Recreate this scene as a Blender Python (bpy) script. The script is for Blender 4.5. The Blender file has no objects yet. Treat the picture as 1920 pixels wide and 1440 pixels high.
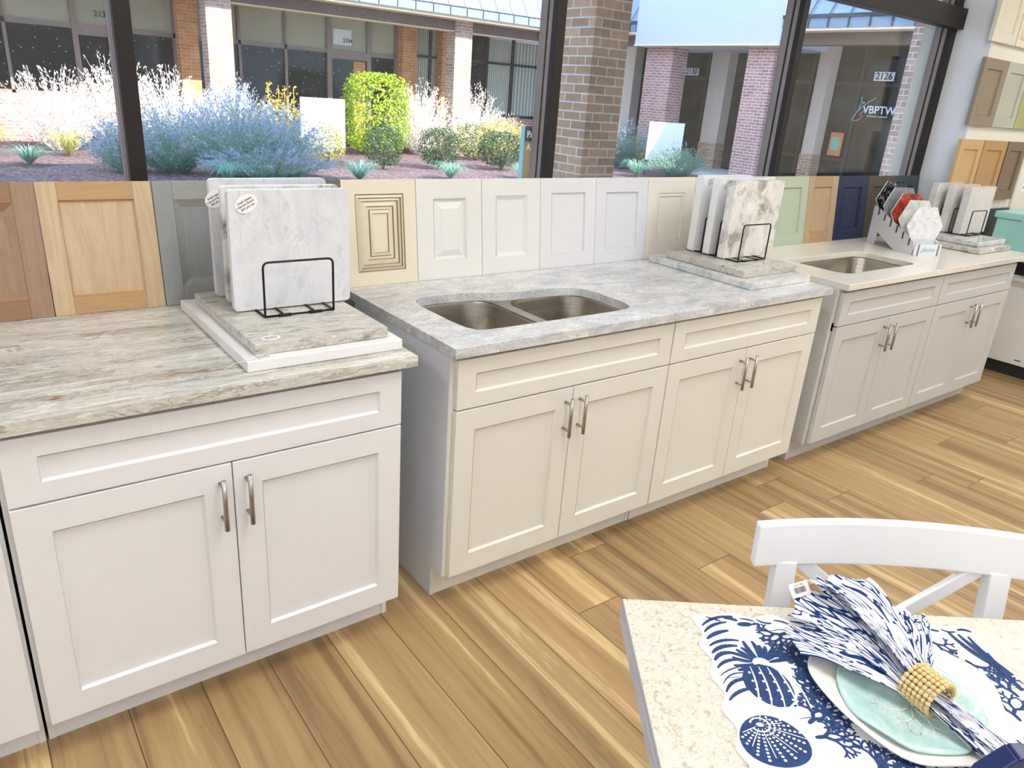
import bpy, bmesh, math, random
from mathutils import Vector, Matrix, Euler
from mathutils.geometry import tessellate_polygon
S = bpy.context.scene
C = S.collection
PI = math.pi
R = math.radians

# ------------------------------------------------------------------ camera, sky, sun, exposure
cam_d = bpy.data.cameras.new('camera')
cam = bpy.data.objects.new('camera', cam_d); C.objects.link(cam)
p_, y_, r_ = R(-21.2962), R(-38.1991), R(4.2843)
f_ = Vector((math.sin(-y_)*math.cos(p_), math.cos(y_)*math.cos(p_), math.sin(p_)))
rt_ = Vector((math.cos(y_), math.sin(y_), 0)); up_ = rt_.cross(f_)
rr_ = rt_*math.cos(r_)+up_*math.sin(r_); uu_ = -rt_*math.sin(r_)+up_*math.cos(r_)
M_ = Matrix((rr_, uu_, -f_)).transposed().to_4x4()
M_.translation = Vector((-0.6925, -1.6653, 1.5819))
cam.matrix_world = M_
cam_d.sensor_width = 36; cam_d.sensor_fit = 'HORIZONTAL'
cam_d.lens = 36*1393.7227/1920
cam_d.clip_start = .02; cam_d.clip_end = 200
S.camera = cam
S.view_settings.view_transform = 'Standard'; S.view_settings.look = 'None'
S.view_settings.exposure = 0.0; S.view_settings.gamma = 1; S.view_settings.use_curve_mapping = False

W = bpy.data.worlds.new('sky'); S.world = W; W.use_nodes = True
bg = W.node_tree.nodes['Background']
bg.inputs['Color'].default_value = (.56, .75, 1.0, 1); bg.inputs['Strength'].default_value = 3.9
sd = bpy.data.lights.new('sun', 'SUN'); sun = bpy.data.objects.new('sun', sd); C.objects.link(sun)
sd.energy = 14.0; sd.angle = R(.6); sd.color = (1, .93, .80)
sun.rotation_euler = Vector((.34, -.74, .60)).to_track_quat('Z', 'Y').to_euler()
sun.location = (8, -10, 16)
LAMP = 14.0         # radiance of the ceiling light diffusers

# ------------------------------------------------------------------ materials
def lin(c):
    return tuple((v/255/12.92 if v/255 <= .04045 else ((v/255+.055)/1.055)**2.4) for v in c)+(1,)
class NT:
    def __init__(s, name):
        s.m = bpy.data.materials.new(name); s.m.use_nodes = True
        s.t = s.m.node_tree; s.n = s.t.nodes; s.l = s.t.links
        s.b = s.n['Principled BSDF']
    def node(s, typ, **kw):
        n = s.n.new(typ)
        for k, v in kw.items():
            if k.startswith('i_'):
                key = k[2:]
                key = int(key) if key.isdigit() else key.replace('_', ' ')
                n.inputs[key].default_value = v
            else: setattr(n, k, v)
        return n
    def link(s, a, b): s.l.new(a, b)
    def coord(s, kind='Object', scale=(1, 1, 1), rot=(0, 0, 0), loc=(0, 0, 0), rnd=False):
        tc = s.node('ShaderNodeTexCoord')
        if kind == 'World': g = s.node('ShaderNodeNewGeometry'); src = g.outputs['Position']
        else: src = tc.outputs[kind]
        mp = s.node('ShaderNodeMapping'); mp.inputs['Scale'].default_value = scale
        mp.inputs['Rotation'].default_value = rot; mp.inputs['Location'].default_value = loc
        s.link(src, mp.inputs['Vector'])
        out = mp.outputs[0]
        if rnd:
            oi = s.node('ShaderNodeObjectInfo')
            ml = s.node('ShaderNodeMath', operation='MULTIPLY', i_1=37.0); s.link(oi.outputs['Random'], ml.inputs[0])
            ad = s.node('ShaderNodeVectorMath', operation='ADD'); s.link(out, ad.inputs[0]); s.link(ml.outputs[0], ad.inputs[1])
            out = ad.outputs[0]
        return out
    def noise(s, vec, scale=5, detail=6, rough=.55, dist=0):
        n = s.node('ShaderNodeTexNoise', i_Scale=scale, i_Detail=detail, i_Roughness=rough, i_Distortion=dist)
        s.link(vec, n.inputs['Vector']); return n.outputs['Fac']
    def ramp(s, fac, stops, interp='LINEAR'):
        r = s.node('ShaderNodeValToRGB'); r.color_ramp.interpolation = interp
        e = r.color_ramp.elements
        while len(e) < len(stops): e.new(.5)
        for el, (p, c) in zip(e, stops):
            el.position = p; el.color = c if isinstance(c, tuple) and len(c) == 4 else (c, c, c, 1)
        s.link(fac, r.inputs[0]); return r.outputs[0]
    def mix(s, fac, a, b, mode='MIX'):
        m = s.node('ShaderNodeMix', data_type='RGBA', blend_type=mode)
        for sock, v in ((0, fac), (6, a), (7, b)):
            if hasattr(v, 'default_value') or hasattr(v, 'is_linked'): s.link(v, m.inputs[sock])
            else: m.inputs[sock].default_value = v
        return m.outputs[2]
    def math(s, op, a, b=0.0, c=None):
        m = s.node('ShaderNodeMath', operation=op)
        for i, v in enumerate((a, b) if c is None else (a, b, c)):
            if hasattr(v, 'is_linked'): s.link(v, m.inputs[i])
            else: m.inputs[i].default_value = v
        return m.outputs[0]
    def bump(s, h, strength=.2, dist=.01):
        b = s.node('ShaderNodeBump', i_Strength=strength, i_Distance=dist)
        s.link(h, b.inputs['Height']); s.link(b.outputs[0], s.b.inputs['Normal'])
    def done(s, col=None, rough=.5, metal=0, spec=None, coat=0):
        if col is not None:
            if hasattr(col, 'is_linked'): s.link(col, s.b.inputs['Base Color'])
            else: s.b.inputs['Base Color'].default_value = col
        s.b.inputs['Roughness'].default_value = rough; s.b.inputs['Metallic'].default_value = metal
        if spec is not None: s.b.inputs['Specular IOR Level'].default_value = spec
        s.b.inputs['Coat Weight'].default_value = coat
        return s.m

def plain(name, rgb, rough=.5, metal=0, coat=0, var=.03, vs=6):
    t = NT(name); v = t.coord('World')
    n = t.noise(v, vs, 3)
    c = lin(rgb); lo = tuple(x*(1-var) for x in c[:3])+(1,); hi = tuple(min(1, x*(1+var)) for x in c[:3])+(1,)
    return t.done(t.ramp(n, [(.3, lo), (.7, hi)]), rough, metal, coat=coat)

def wood(name, base, dark, axis='Z', scale=1, contrast=1.0, rough=.35, kind='Object'):
    t = NT(name)
    a = {'X': (1.2, 14, 14), 'Y': (14, 1.2, 14), 'Z': (14, 14, 1.2)}[axis]
    v = t.coord(kind, scale=tuple(x*scale for x in a), rnd=True)
    n1 = t.noise(v, 1.2, 4, .5, 1.2)
    w = t.math('FRACT', t.math('MULTIPLY', n1, 7.0))
    w2 = t.math('ABSOLUTE', t.math('SUBTRACT', w, .5))
    v2 = t.coord(kind, scale=tuple(x*scale*5 for x in a), rnd=True)
    fine = t.noise(v2, 3, 5, .7)
    f = t.math('ADD', t.math('MULTIPLY', w2, .9*contrast), t.math('MULTIPLY', fine, .5))
    col = t.ramp(f, [(.15, lin(base)), (.8, lin(dark))])
    return t.done(col, rough)

def stone(name, stops, scale=(3, 3, 3), rot=(0, 0, 0), dist=1.5, veins=None, vscale=2.0, fine=.12, rough=.18, speck=None, sscale=120, vth=.035):
    t = NT(name)
    v = t.coord('World', scale=scale, rot=rot)
    n = t.noise(v, 1.0, 9, .62, dist)
    nf = t.noise(t.coord('World', scale=tuple(x*6 for x in scale), rot=rot), 2.0, 6, .7, .6)
    f = t.math('ADD', t.math('MULTIPLY', n, 1-fine), t.math('MULTIPLY', nf, fine))
    col = t.ramp(f, [(p, lin(c)) for p, c in stops])
    if veins:
        nv = t.noise(t.coord('World', scale=scale, rot=rot, loc=(3, 1, 7)), vscale, 8, .6, 2.2)
        d = t.math('ABSOLUTE', t.math('SUBTRACT', nv, .5))
        vm = t.ramp(d, [(0, 1.0), (vth, 0.0)])
        brk = t.noise(t.coord('World', scale=scale), 3, 3)
        vm2 = t.math('MULTIPLY', vm, t.ramp(brk, [(.4, 0.0), (.65, .9)]))
        col = t.mix(vm2, col, lin(veins))
    if speck:
        sn = t.noise(t.coord('World'), sscale, 3, .6)
        sm = t.ramp(sn, [(.60, 0.0), (.66, .85)])
        col = t.mix(sm, col, lin(speck))
    return t.done(col, rough)

def brick_mat(name, c1, c2, mortar, bw=.203, bh=.0675, rough=.85, off=0):
    t = NT(name)
    g = t.node('ShaderNodeNewGeometry'); sx = t.node('ShaderNodeSeparateXYZ'); t.link(g.outputs['Position'], sx.inputs[0])
    s = t.math('ADD', sx.outputs[0], sx.outputs[1])
    cx = t.node('ShaderNodeCombineXYZ'); t.link(s, cx.inputs[0]); t.link(sx.outputs[2], cx.inputs[1])
    b = t.node('ShaderNodeTexBrick', i_Scale=1.0, i_Mortar_Size=.006, i_Brick_Width=bw, i_Row_Height=bh, i_Bias=0.0, i_Mortar_Smooth=.2)
    b.inputs['Color1'].default_value = lin(c1); b.inputs['Color2'].default_value = lin(c2); b.inputs['Mortar'].default_value = lin(mortar)
    t.link(cx.outputs[0], b.inputs['Vector'])
    n = t.noise(t.coord('World'), 25, 6, .7)
    n2 = t.noise(t.coord('World'), 4, 4, .6)
    col = t.mix(.35, b.outputs['Color'], t.ramp(n, [(.3, lin((90, 80, 75))), (.7, lin((235, 225, 215)))]), 'SOFT_LIGHT')
    col = t.mix(.2, col, t.ramp(n2, [(.35, .3), (.65, .8)]), 'OVERLAY')
    h = t.math('SUBTRACT', t.math('MULTIPLY', n, .25), b.outputs['Fac'])
    t.bump(h, .5, .006)
    return t.done(col, rough, spec=.2)

M = {}
M['white_paint'] = plain('white_cabinet_paint', (235, 236, 238), .42, var=.01)
M['cream_paint'] = plain('offwhite_cabinet_paint', (231, 229, 219), .42, var=.01)
M['gray_paint'] = plain('light_gray_cabinet_paint', (203, 203, 201), .42, var=.01)
M['end_panel'] = plain('window_light_on_cream', (222, 227, 236), .42, var=.01)  # cream cabinet side with blue window light put into its colour
M['wall_white'] = plain('white_wall_paint', (226, 230, 236), .7, var=.01)
M['wall_cream'] = plain('cream_wall_paint', (233, 229, 216), .7, var=.01)
M['ceiling'] = plain('ceiling_white', (240, 240, 238), .8, var=.01)
M['bronze'] = plain('dark_bronze_frame', (26, 19, 15), .55, .1, var=.08)
M['bronze_light'] = plain('weathered_bronze_frame', (142, 126, 118), .45, .25, var=.08)
M['gasket'] = plain('black_gasket', (22, 24, 32), .5)
M['nickel'] = plain('brushed_nickel', (176, 172, 166), .28, 1.0)
M['black_wire'] = plain('black_wire', (20, 20, 22), .35, .3)
M['tag_paper'] = plain('tag_paper', (250, 247, 246), .7, var=.01)
M['ink'] = plain('black_ink', (45, 45, 48), .7)
M['ink_teal'] = plain('teal_ink', (110, 170, 178), .7)
M['string'] = plain('white_string', (240, 240, 240), .8)
M['chair_white'] = plain('white_chair_paint', (240, 241, 243), .5, var=.01)
M['navy_cloth'] = plain('navy_print', (34, 62, 110), .85, var=.25, vs=140)
M['cloth_white'] = plain('white_quilted_cotton', (240, 240, 244), .9, var=.01)
M['navy_object'] = plain('navy_lacquer', (26, 38, 88), .3, var=.1)
M['bead'] = plain('wooden_bead', (226, 198, 140), .5, var=.12, vs=90)
M['rack_white'] = plain('white_display_rack', (226, 230, 238), .4, var=.01)
M['teal_box'] = plain('aqua_plastic', (165, 228, 228), .35, var=.02)
M['appliance'] = plain('white_appliance', (236, 236, 234), .25, var=.01)
M['black_gloss'] = plain('black_glass', (16, 17, 20), .08)
M['charcoal'] = plain('charcoal', (50, 50, 52), .5)
M['peg'] = plain('dark_peg', (44, 44, 60), .5)
M['soffit'] = plain('cream_soffit', (235, 214, 185), .8)
M['stucco'] = plain('pale_stucco', (196, 200, 216), .9, var=.02)
M['beam_brown'] = plain('brown_beam', (112, 94, 84), .7, var=.06)
M['mansard'] = plain('pale_blue_metal', (124, 142, 166), .4, .1)
M['seam'] = plain('blue_gray_seam', (56, 64, 74), .5, .1)
M['frame_taupe'] = plain('taupe_storefront_frame', (142, 124, 114), .5, .2)
M['frame_dark'] = plain('dark_storefront_frame', (52, 44, 42), .45, .2)
M['room_olive'] = plain('olive_lit_interior', (176, 176, 148), .5, var=.1, vs=.8)
M['blind'] = plain('pale_blind', (200, 206, 190), .8)
M['blind_edge'] = plain('gray_blind_gap', (120, 126, 116), .8)
M['board_white'] = plain('white_sign_board', (238, 243, 244), .6, var=.01)
M['pilaster'] = plain('beige_block', (206, 188, 172), .9, var=.04)
M['concrete'] = plain('gray_concrete', (176, 178, 184), .9, var=.05)
M['poster_tan'] = plain('tan_poster', (186, 152, 100), .6)
M['poster_dark'] = plain('charcoal_poster', (52, 54, 62), .6)
M['aqua_edge'] = plain('aqua_glass_edge', (150, 208, 214), .4)
M['terracotta'] = plain('terracotta', (196, 130, 104), .8)
M['letter_white'] = plain('white_letter', (235, 240, 245), .5)
M['pink_line'] = plain('pink_vinyl', (220, 130, 150), .5)
M['cyan_line'] = plain('cyan_vinyl', (110, 180, 205), .5)
M['orange_poster'] = plain('orange_poster', (214, 120, 84), .6)
M['green_poster'] = plain('green_poster', (120, 180, 150), .6)

def dark_glass(name, rgb, rough=.06, n=3.0, amt=.4):
    t = NT(name); v = t.coord('World')
    f = t.noise(v, n, 6, .6)
    c = lin(rgb); lo = tuple(x*(1-amt) for x in c[:3])+(1,); hi = tuple(x*(1+amt*1.5) for x in c[:3])+(1,)
    return t.done(t.ramp(f, [(.35, lo), (.7, hi)]), rough, spec=.22)
M['dark_glass'] = dark_glass('dark_storefront_glass', (24, 23, 27), .08)
M['wing_glass'] = dark_glass('shaded_storefront_glass', (50, 47, 45), .05, 1.2, .7)

# clear window glass with a little dried dirt
def glass_mat(name, dirt):
    t = NT(name)
    out = t.n['Material Output']; t.n.remove(t.b)
    tr = t.node('ShaderNodeBsdfTransparent'); tr.inputs[0].default_value = (.97, .985, .98, 1)
    gl = t.node('ShaderNodeBsdfGlossy', i_Roughness=.0)
    lw = t.node('ShaderNodeLayerWeight', i_Blend=.5)
    fr = t.math('ADD', t.math('MULTIPLY', t.math('POWER', lw.outputs['Facing'], 5.0), .9), .035)
    mx = t.node('ShaderNodeMixShader'); t.link(fr, mx.inputs[0]); t.link(tr.outputs[0], mx.inputs[1]); t.link(gl.outputs[0], mx.inputs[2])
    vo = t.node('ShaderNodeTexVoronoi', i_Scale=55.0); t.link(t.coord('World'), vo.inputs['Vector'])
    big = t.noise(t.coord('World'), 3.0, 3)
    spot = t.math('LESS_THAN', vo.outputs['Distance'], t.math('MULTIPLY', big, .19))
    df = t.node('ShaderNodeBsdfTranslucent'); df.inputs[0].default_value = (.95, .95, .95, 1)
    m2 = t.node('ShaderNodeMixShader')
    t.link(t.math('MULTIPLY', spot, dirt), m2.inputs[0]); t.link(mx.outputs[0], m2.inputs[1]); t.link(df.outputs[0], m2.inputs[2])
    t.link(m2.outputs[0], out.inputs['Surface'])
    return t.m
M['glass_dusty'] = glass_mat('dusty_window_glass', .5)
M['glass'] = glass_mat('window_glass', .06)

def steel():
    t = NT('brushed_steel'); v = t.coord('World', scale=(4, 4, 160))
    n = t.noise(v, 2, 4, .6); t.bump(n, .06, .002)
    t.b.inputs['Anisotropic'].default_value = .6
    return t.done(t.ramp(n, [(.3, lin((150, 142, 130))), (.7, lin((186, 180, 170)))]), .27, 1.0)
M['steel'] = steel()

def floor_mat():
    t = NT('oak_plank_floor')
    g = t.node('ShaderNodeNewGeometry'); sx = t.node('ShaderNodeSeparateXYZ'); t.link(g.outputs['Position'], sx.inputs[0])
    X = t.math('DIVIDE', t.math('ADD', sx.outputs[0], .515+.184*100), .184)
    ix = t.math('FLOOR', X); fx = t.math('FRACT', X)
    rn = t.node('ShaderNodeTexWhiteNoise', noise_dimensions='1D'); t.link(ix, rn.inputs['W'])
    Y = t.math('ADD', t.math('DIVIDE', sx.outputs[1], 1.22), t.math('ADD', t.math('MULTIPLY', rn.outputs['Value'], 7.3), 50))
    iy = t.math('FLOOR', Y); fy = t.math('FRACT', Y)
    cid = t.math('ADD', t.math('MULTIPLY', ix, 3.17), t.math('MULTIPLY', iy, 11.3))
    r2 = t.node('ShaderNodeTexWhiteNoise', noise_dimensions='1D'); t.link(cid, r2.inputs['W'])
    off = t.node('ShaderNodeCombineXYZ'); t.link(t.math('MULTIPLY', r2.outputs['Value'], 40.0), off.inputs[0]); t.link(t.math('MULTIPLY', r2.outputs['Value'], 17.0), off.inputs[1])
    def grain(sc):
        mp = t.node('ShaderNodeMapping'); mp.inputs['Scale'].default_value = sc; t.link(g.outputs['Position'], mp.inputs['Vector'])
        ad = t.node('ShaderNodeVectorMath', operation='ADD'); t.link(mp.outputs[0], ad.inputs[0]); t.link(off.outputs[0], ad.inputs[1]); return ad.outputs[0]
    broad = t.noise(grain((15, .45, 1)), 1.0, 3, .55, .7)
    rings = t.noise(grain((7, .8, 1)), 1.0, 3, .5, 1.6)
    ring = t.math('ABSOLUTE', t.math('SUBTRACT', t.math('FRACT', t.math('MULTIPLY', rings, 9.0)), .5))
    fine = t.noise(grain((120, 5, 1)), 1.0, 5, .7)
    f = t.math('ADD', t.math('MULTIPLY', broad, 1.0), t.math('ADD', t.math('MULTIPLY', ring, .10), t.math('MULTIPLY', fine, .16)))
    f = t.math('ADD', f, t.math('MULTIPLY', t.math('SUBTRACT', r2.outputs['Value'], .5), .10))
    col = t.ramp(f, [(.42, lin((144, 118, 86))), (.56, lin((172, 144, 106))), (.70, lin((186, 158, 116))), (.79, lin((220, 198, 152))), (.92, lin((200, 172, 128)))])
    tint = t.ramp(r2.outputs['Value'], [(0, lin((244, 238, 230))), (.5, (1, 1, 1, 1)), (1, lin((255, 246, 236)))])
    col = t.mix(.8, col, tint, 'MULTIPLY')
    ex = t.math('MINIMUM', fx, t.math('SUBTRACT', 1.0, fx)); ey = t.math('MINIMUM', fy, t.math('SUBTRACT', 1.0, fy))
    e = t.math('MINIMUM', t.math('MULTIPLY', ex, .184), t.math('MULTIPLY', ey, 1.22))
    seam = t.ramp(t.math('MULTIPLY', e, 100.0), [(.08, 1.0), (.2, 0.0)])
    col = t.mix(seam, col, lin((96, 72, 50)))
    h = t.math('SUBTRACT', t.math('MULTIPLY', fine, .2), seam); t.bump(h, .25, .002)
    return t.done(col, .38, spec=.35)
M['floor'] = floor_mat()

M['granite_streak'] = stone('streaked_brown_granite', [(.36, (116, 88, 70)), (.42, (168, 142, 120)), (.455, (206, 206, 198)), (.48, (158, 152, 138)), (.50, (222, 221, 215)), (.54, (196, 194, 184)), (.575, (240, 239, 235)), (.61, (206, 200, 188)), (.66, (250, 249, 246))], scale=(1.0, 6.5, 6.5), rot=(0, 0, R(-8)), dist=1.5, veins=(112, 84, 66), vscale=1.1, fine=.34, vth=.012, rough=.12)
M['granite_blue'] = stone('blue_gray_granite', [(.30, (150, 156, 168)), (.42, (192, 197, 204)), (.52, (218, 220, 219)), (.62, (236, 236, 232)), (.75, (246, 246, 243))], scale=(7, 16, 16), rot=(0, 0, R(-14)), dist=1.0, veins=(176, 170, 170), vscale=1.5, fine=.35, speck=(168, 173, 186), sscale=90)
M['quartz'] = stone('warm_white_quartz', [(.3, (226, 221, 208)), (.7, (240, 237, 229))], scale=(4, 4, 4), fine=.4)
M['marble'] = stone('white_gray_marble', [(.30, (190, 193, 198)), (.45, (214, 217, 221)), (.6, (226, 228, 231))], scale=(7, 7, 4), rot=(0, R(35), 0), dist=.8, veins=(192, 195, 200), vscale=1.3, fine=.2, rough=.3, vth=.02)
M['marble_cloudy'] = stone('cloudy_gray_marble', [(.33, (120, 120, 120)), (.42, (178, 176, 170)), (.50, (226, 224, 218)), (.65, (242, 241, 238))], scale=(11, 11, 9), dist=.7, fine=.25, rough=.3)
M['white_quartz'] = stone('plain_white_quartz', [(.3, (232, 232, 232)), (.7, (242, 242, 242))], scale=(4, 4, 4), rough=.3)
M['granite_board'] = stone('gray_streaked_board', [(.34, (120, 114, 106)), (.43, (182, 178, 168)), (.50, (212, 210, 202)), (.56, (190, 186, 176)), (.62, (236, 235, 231)), (.8, (240, 240, 238))], scale=(5, 18, 18), rot=(0, 0, R(18)), dist=1.4, veins=(120, 112, 104), vscale=1.2, fine=.3, rough=.25, vth=.02)
M['speckled'] = stone('speckled_gray_quartz', [(.3, (212, 210, 206)), (.7, (228, 226, 222))], scale=(5, 5, 5), rough=.3, speck=(112, 116, 126), sscale=150)
M['table_stone'] = stone('cream_fossil_stone', [(.34, (186, 174, 152)), (.42, (206, 196, 176)), (.49, (232, 227, 214)), (.55, (208, 199, 180)), (.62, (240, 237, 229))], scale=(26, 26, 26), rot=(0, 0, .6), dist=3.5, veins=(190, 178, 156), vscale=1.0, fine=.3, rough=.25, speck=(182, 172, 152), sscale=75)
M['table_edge'] = wood('gray_table_edge', (214, 218, 228), (176, 182, 198), 'Y')
M['hex_black'] = stone('black_marble', [(.3, (20, 20, 26)), (.55, (38, 38, 44)), (.64, (150, 150, 156))], scale=(14, 14, 14), dist=3, rough=.1)
M['hex_gray'] = stone('gray_marble', [(.3, (112, 118, 124)), (.6, (150, 154, 158)), (.7, (196, 198, 200))], scale=(14, 14, 14), dist=3, rough=.15)
M['hex_red'] = stone('rust_marble', [(.3, (96, 30, 18)), (.5, (168, 62, 38)), (.68, (204, 110, 80))], scale=(16, 16, 16), dist=2.5, rough=.15)
M['hex_pale'] = stone('pale_green_gray_marble', [(.3, (176, 184, 178)), (.55, (222, 224, 218)), (.7, (236, 236, 232))], scale=(10, 10, 10), dist=2, rough=.15)
M['hex_white'] = stone('white_crackle_marble', [(.3, (196, 196, 200)), (.45, (230, 230, 234)), (.7, (240, 240, 243))], scale=(14, 14, 14), dist=2, veins=(120, 120, 128), vscale=1.5, rough=.15, vth=.02)
M['plate_white'] = stone('pearl_glaze', [(.3, (218, 212, 210)), (.5, (236, 232, 228)), (.7, (228, 222, 214))], scale=(9, 9, 9), dist=2, rough=.12)
M['plate_aqua'] = stone('aqua_glaze', [(.35, (166, 204, 202)), (.52, (188, 218, 214)), (.68, (214, 232, 228))], scale=(12, 12, 12), dist=2, rough=.1)

M['birch_v'] = wood('birch_vertical', (218, 194, 160), (196, 166, 128), 'Z', .7, .8)
M['birch_h'] = wood('birch_horizontal', (200, 164, 120), (184, 146, 102), 'X', 1, .5)
M['maple_v'] = wood('brown_maple_vertical', (172, 144, 118), (144, 116, 94), 'Z', 1.6, .5)
M['maple_h'] = wood('brown_maple_horizontal', (166, 130, 98), (140, 106, 78), 'X', 1.6, .5)
M['tan_v'] = wood('tan_oak_vertical', (186, 162, 130), (166, 140, 108), 'Z', 1.6, .5)
M['tan_h'] = wood('tan_oak_horizontal', (182, 150, 112), (160, 128, 92), 'X', 1.6, .5)
M['honey_v'] = wood('honey_vertical', (208, 172, 122), (186, 150, 102), 'Z', 1, .5)
M['amber_v'] = wood('amber_vertical', (184, 144, 92), (162, 122, 74), 'Z', 1, .5)
M['umber_v'] = wood('umber_vertical', (124, 98, 74), (98, 76, 58), 'Z', 1, .5)
M['graystain_v'] = wood('gray_stain_vertical', (158, 160, 158), (132, 136, 136), 'Z', 2, .3)
M['graystain_h'] = wood('gray_stain_horizontal', (164, 164, 158), (140, 142, 138), 'X', 2, .3)
M['taupe_v'] = wood('taupe_vertical', (118, 110, 98), (98, 90, 80), 'Z', 1, .3)
for k, c in dict(glaze_cream=(236, 226, 202), door_white=(232, 231, 226), door_white_b=(230, 230, 226), door_cool=(226, 226, 228), door_cool_b=(222, 223, 228), door_ivory=(232, 227, 214), door_ivory_b=(226, 221, 208), door_sage=(178, 192, 168), door_navy=(22, 36, 74), door_espresso=(78, 68, 54), door_slate=(52, 68, 72), door_taupe=(142, 126, 106), door_mist=(180, 180, 166), door_olive=(166, 166, 106), glaze_line=(158, 138, 106), door_pearl=(228, 222, 204)).items():
    M[k] = plain(k, c, .4, var=.015)
M['brick_brown'] = brick_mat('brown_brick', (188, 152, 124), (152, 122, 100), (200, 194, 190))
M['brick_pink'] = brick_mat('pink_brick', (190, 140, 136), (156, 122, 124), (220, 216, 216))
M['brick_orange'] = brick_mat('orange_brick', (218, 158, 102), (200, 136, 84), (224, 188, 150))
M['brick_pale'] = brick_mat('pale_brick', (190, 164, 150), (160, 132, 120), (212, 208, 206))  # paler brick for the far columns and the right pier

def mulch():
    t = NT('brown_mulch'); v = t.coord('World', scale=(1, 1, 1))
    vo = t.node('ShaderNodeTexVoronoi', i_Scale=24.0); t.link(t.coord('World', scale=(1, 2.2, 1), rot=(0, 0, .5)), vo.inputs['Vector'])
    n = t.noise(v, 40, 6, .7)
    f = t.math('ADD', t.math('MULTIPLY', vo.outputs['Color'], .5), t.math('MULTIPLY', n, .6))
    t.bump(f, .8, .03)
    return t.done(t.ramp(f, [(.3, lin((58, 44, 50))), (.55, lin((108, 86, 92))), (.8, lin((166, 146, 148)))]), .95, spec=.1)
M['mulch'] = mulch()

def leaf(name, a, b, trans=.35):
    t = NT(name); oi = t.noise(t.coord('World'), 22, 2)
    col = t.ramp(oi, [(.3, lin(a)), (.7, lin(b))])
    t.done(col, .6)
    tl = t.node('ShaderNodeBsdfTranslucent'); t.link(col, tl.inputs[0])
    mx = t.node('ShaderNodeMixShader'); mx.inputs[0].default_value = trans
    t.link(t.b.outputs[0], mx.inputs[1]); t.link(tl.outputs[0], mx.inputs[2]); t.link(mx.outputs[0], t.n['Material Output'].inputs[0])
    return t.m
M['sage_leaf'] = leaf('silver_sage_leaf', (92, 140, 118), (166, 190, 180))
M['sage_flower'] = leaf('lavender_flower', (132, 152, 176), (190, 196, 214))
M['plume'] = leaf('pale_plume', (214, 206, 206), (240, 234, 228))
M['lime_leaf'] = leaf('lime_leaf', (120, 164, 34), (196, 214, 60))
M['dark_leaf'] = leaf('dark_green_leaf', (30, 60, 34), (76, 106, 60), .25)
M['gold_leaf'] = leaf('gold_leaf', (196, 170, 50), (226, 204, 110))
M['mix_leaf'] = leaf('yellow_green_leaf', (110, 146, 70), (206, 200, 110))
M['grass_blue'] = leaf('blue_green_grass', (104, 158, 132), (170, 206, 190))
M['grass_yellow'] = leaf('yellow_grass', (176, 176, 70), (220, 214, 140))
M['bark'] = plain('bark', (110, 96, 84), .9)

em = bpy.data.materials.new('lamp_diffuser'); em.use_nodes = True
eb = em.node_tree.nodes['Principled BSDF']; eb.inputs['Base Color'].default_value = (.9, .9, .9, 1)
eb.inputs['Emission Color'].default_value = (1, .985, .965, 1); eb.inputs['Emission Strength'].default_value = LAMP
M['lamp'] = em

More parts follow.
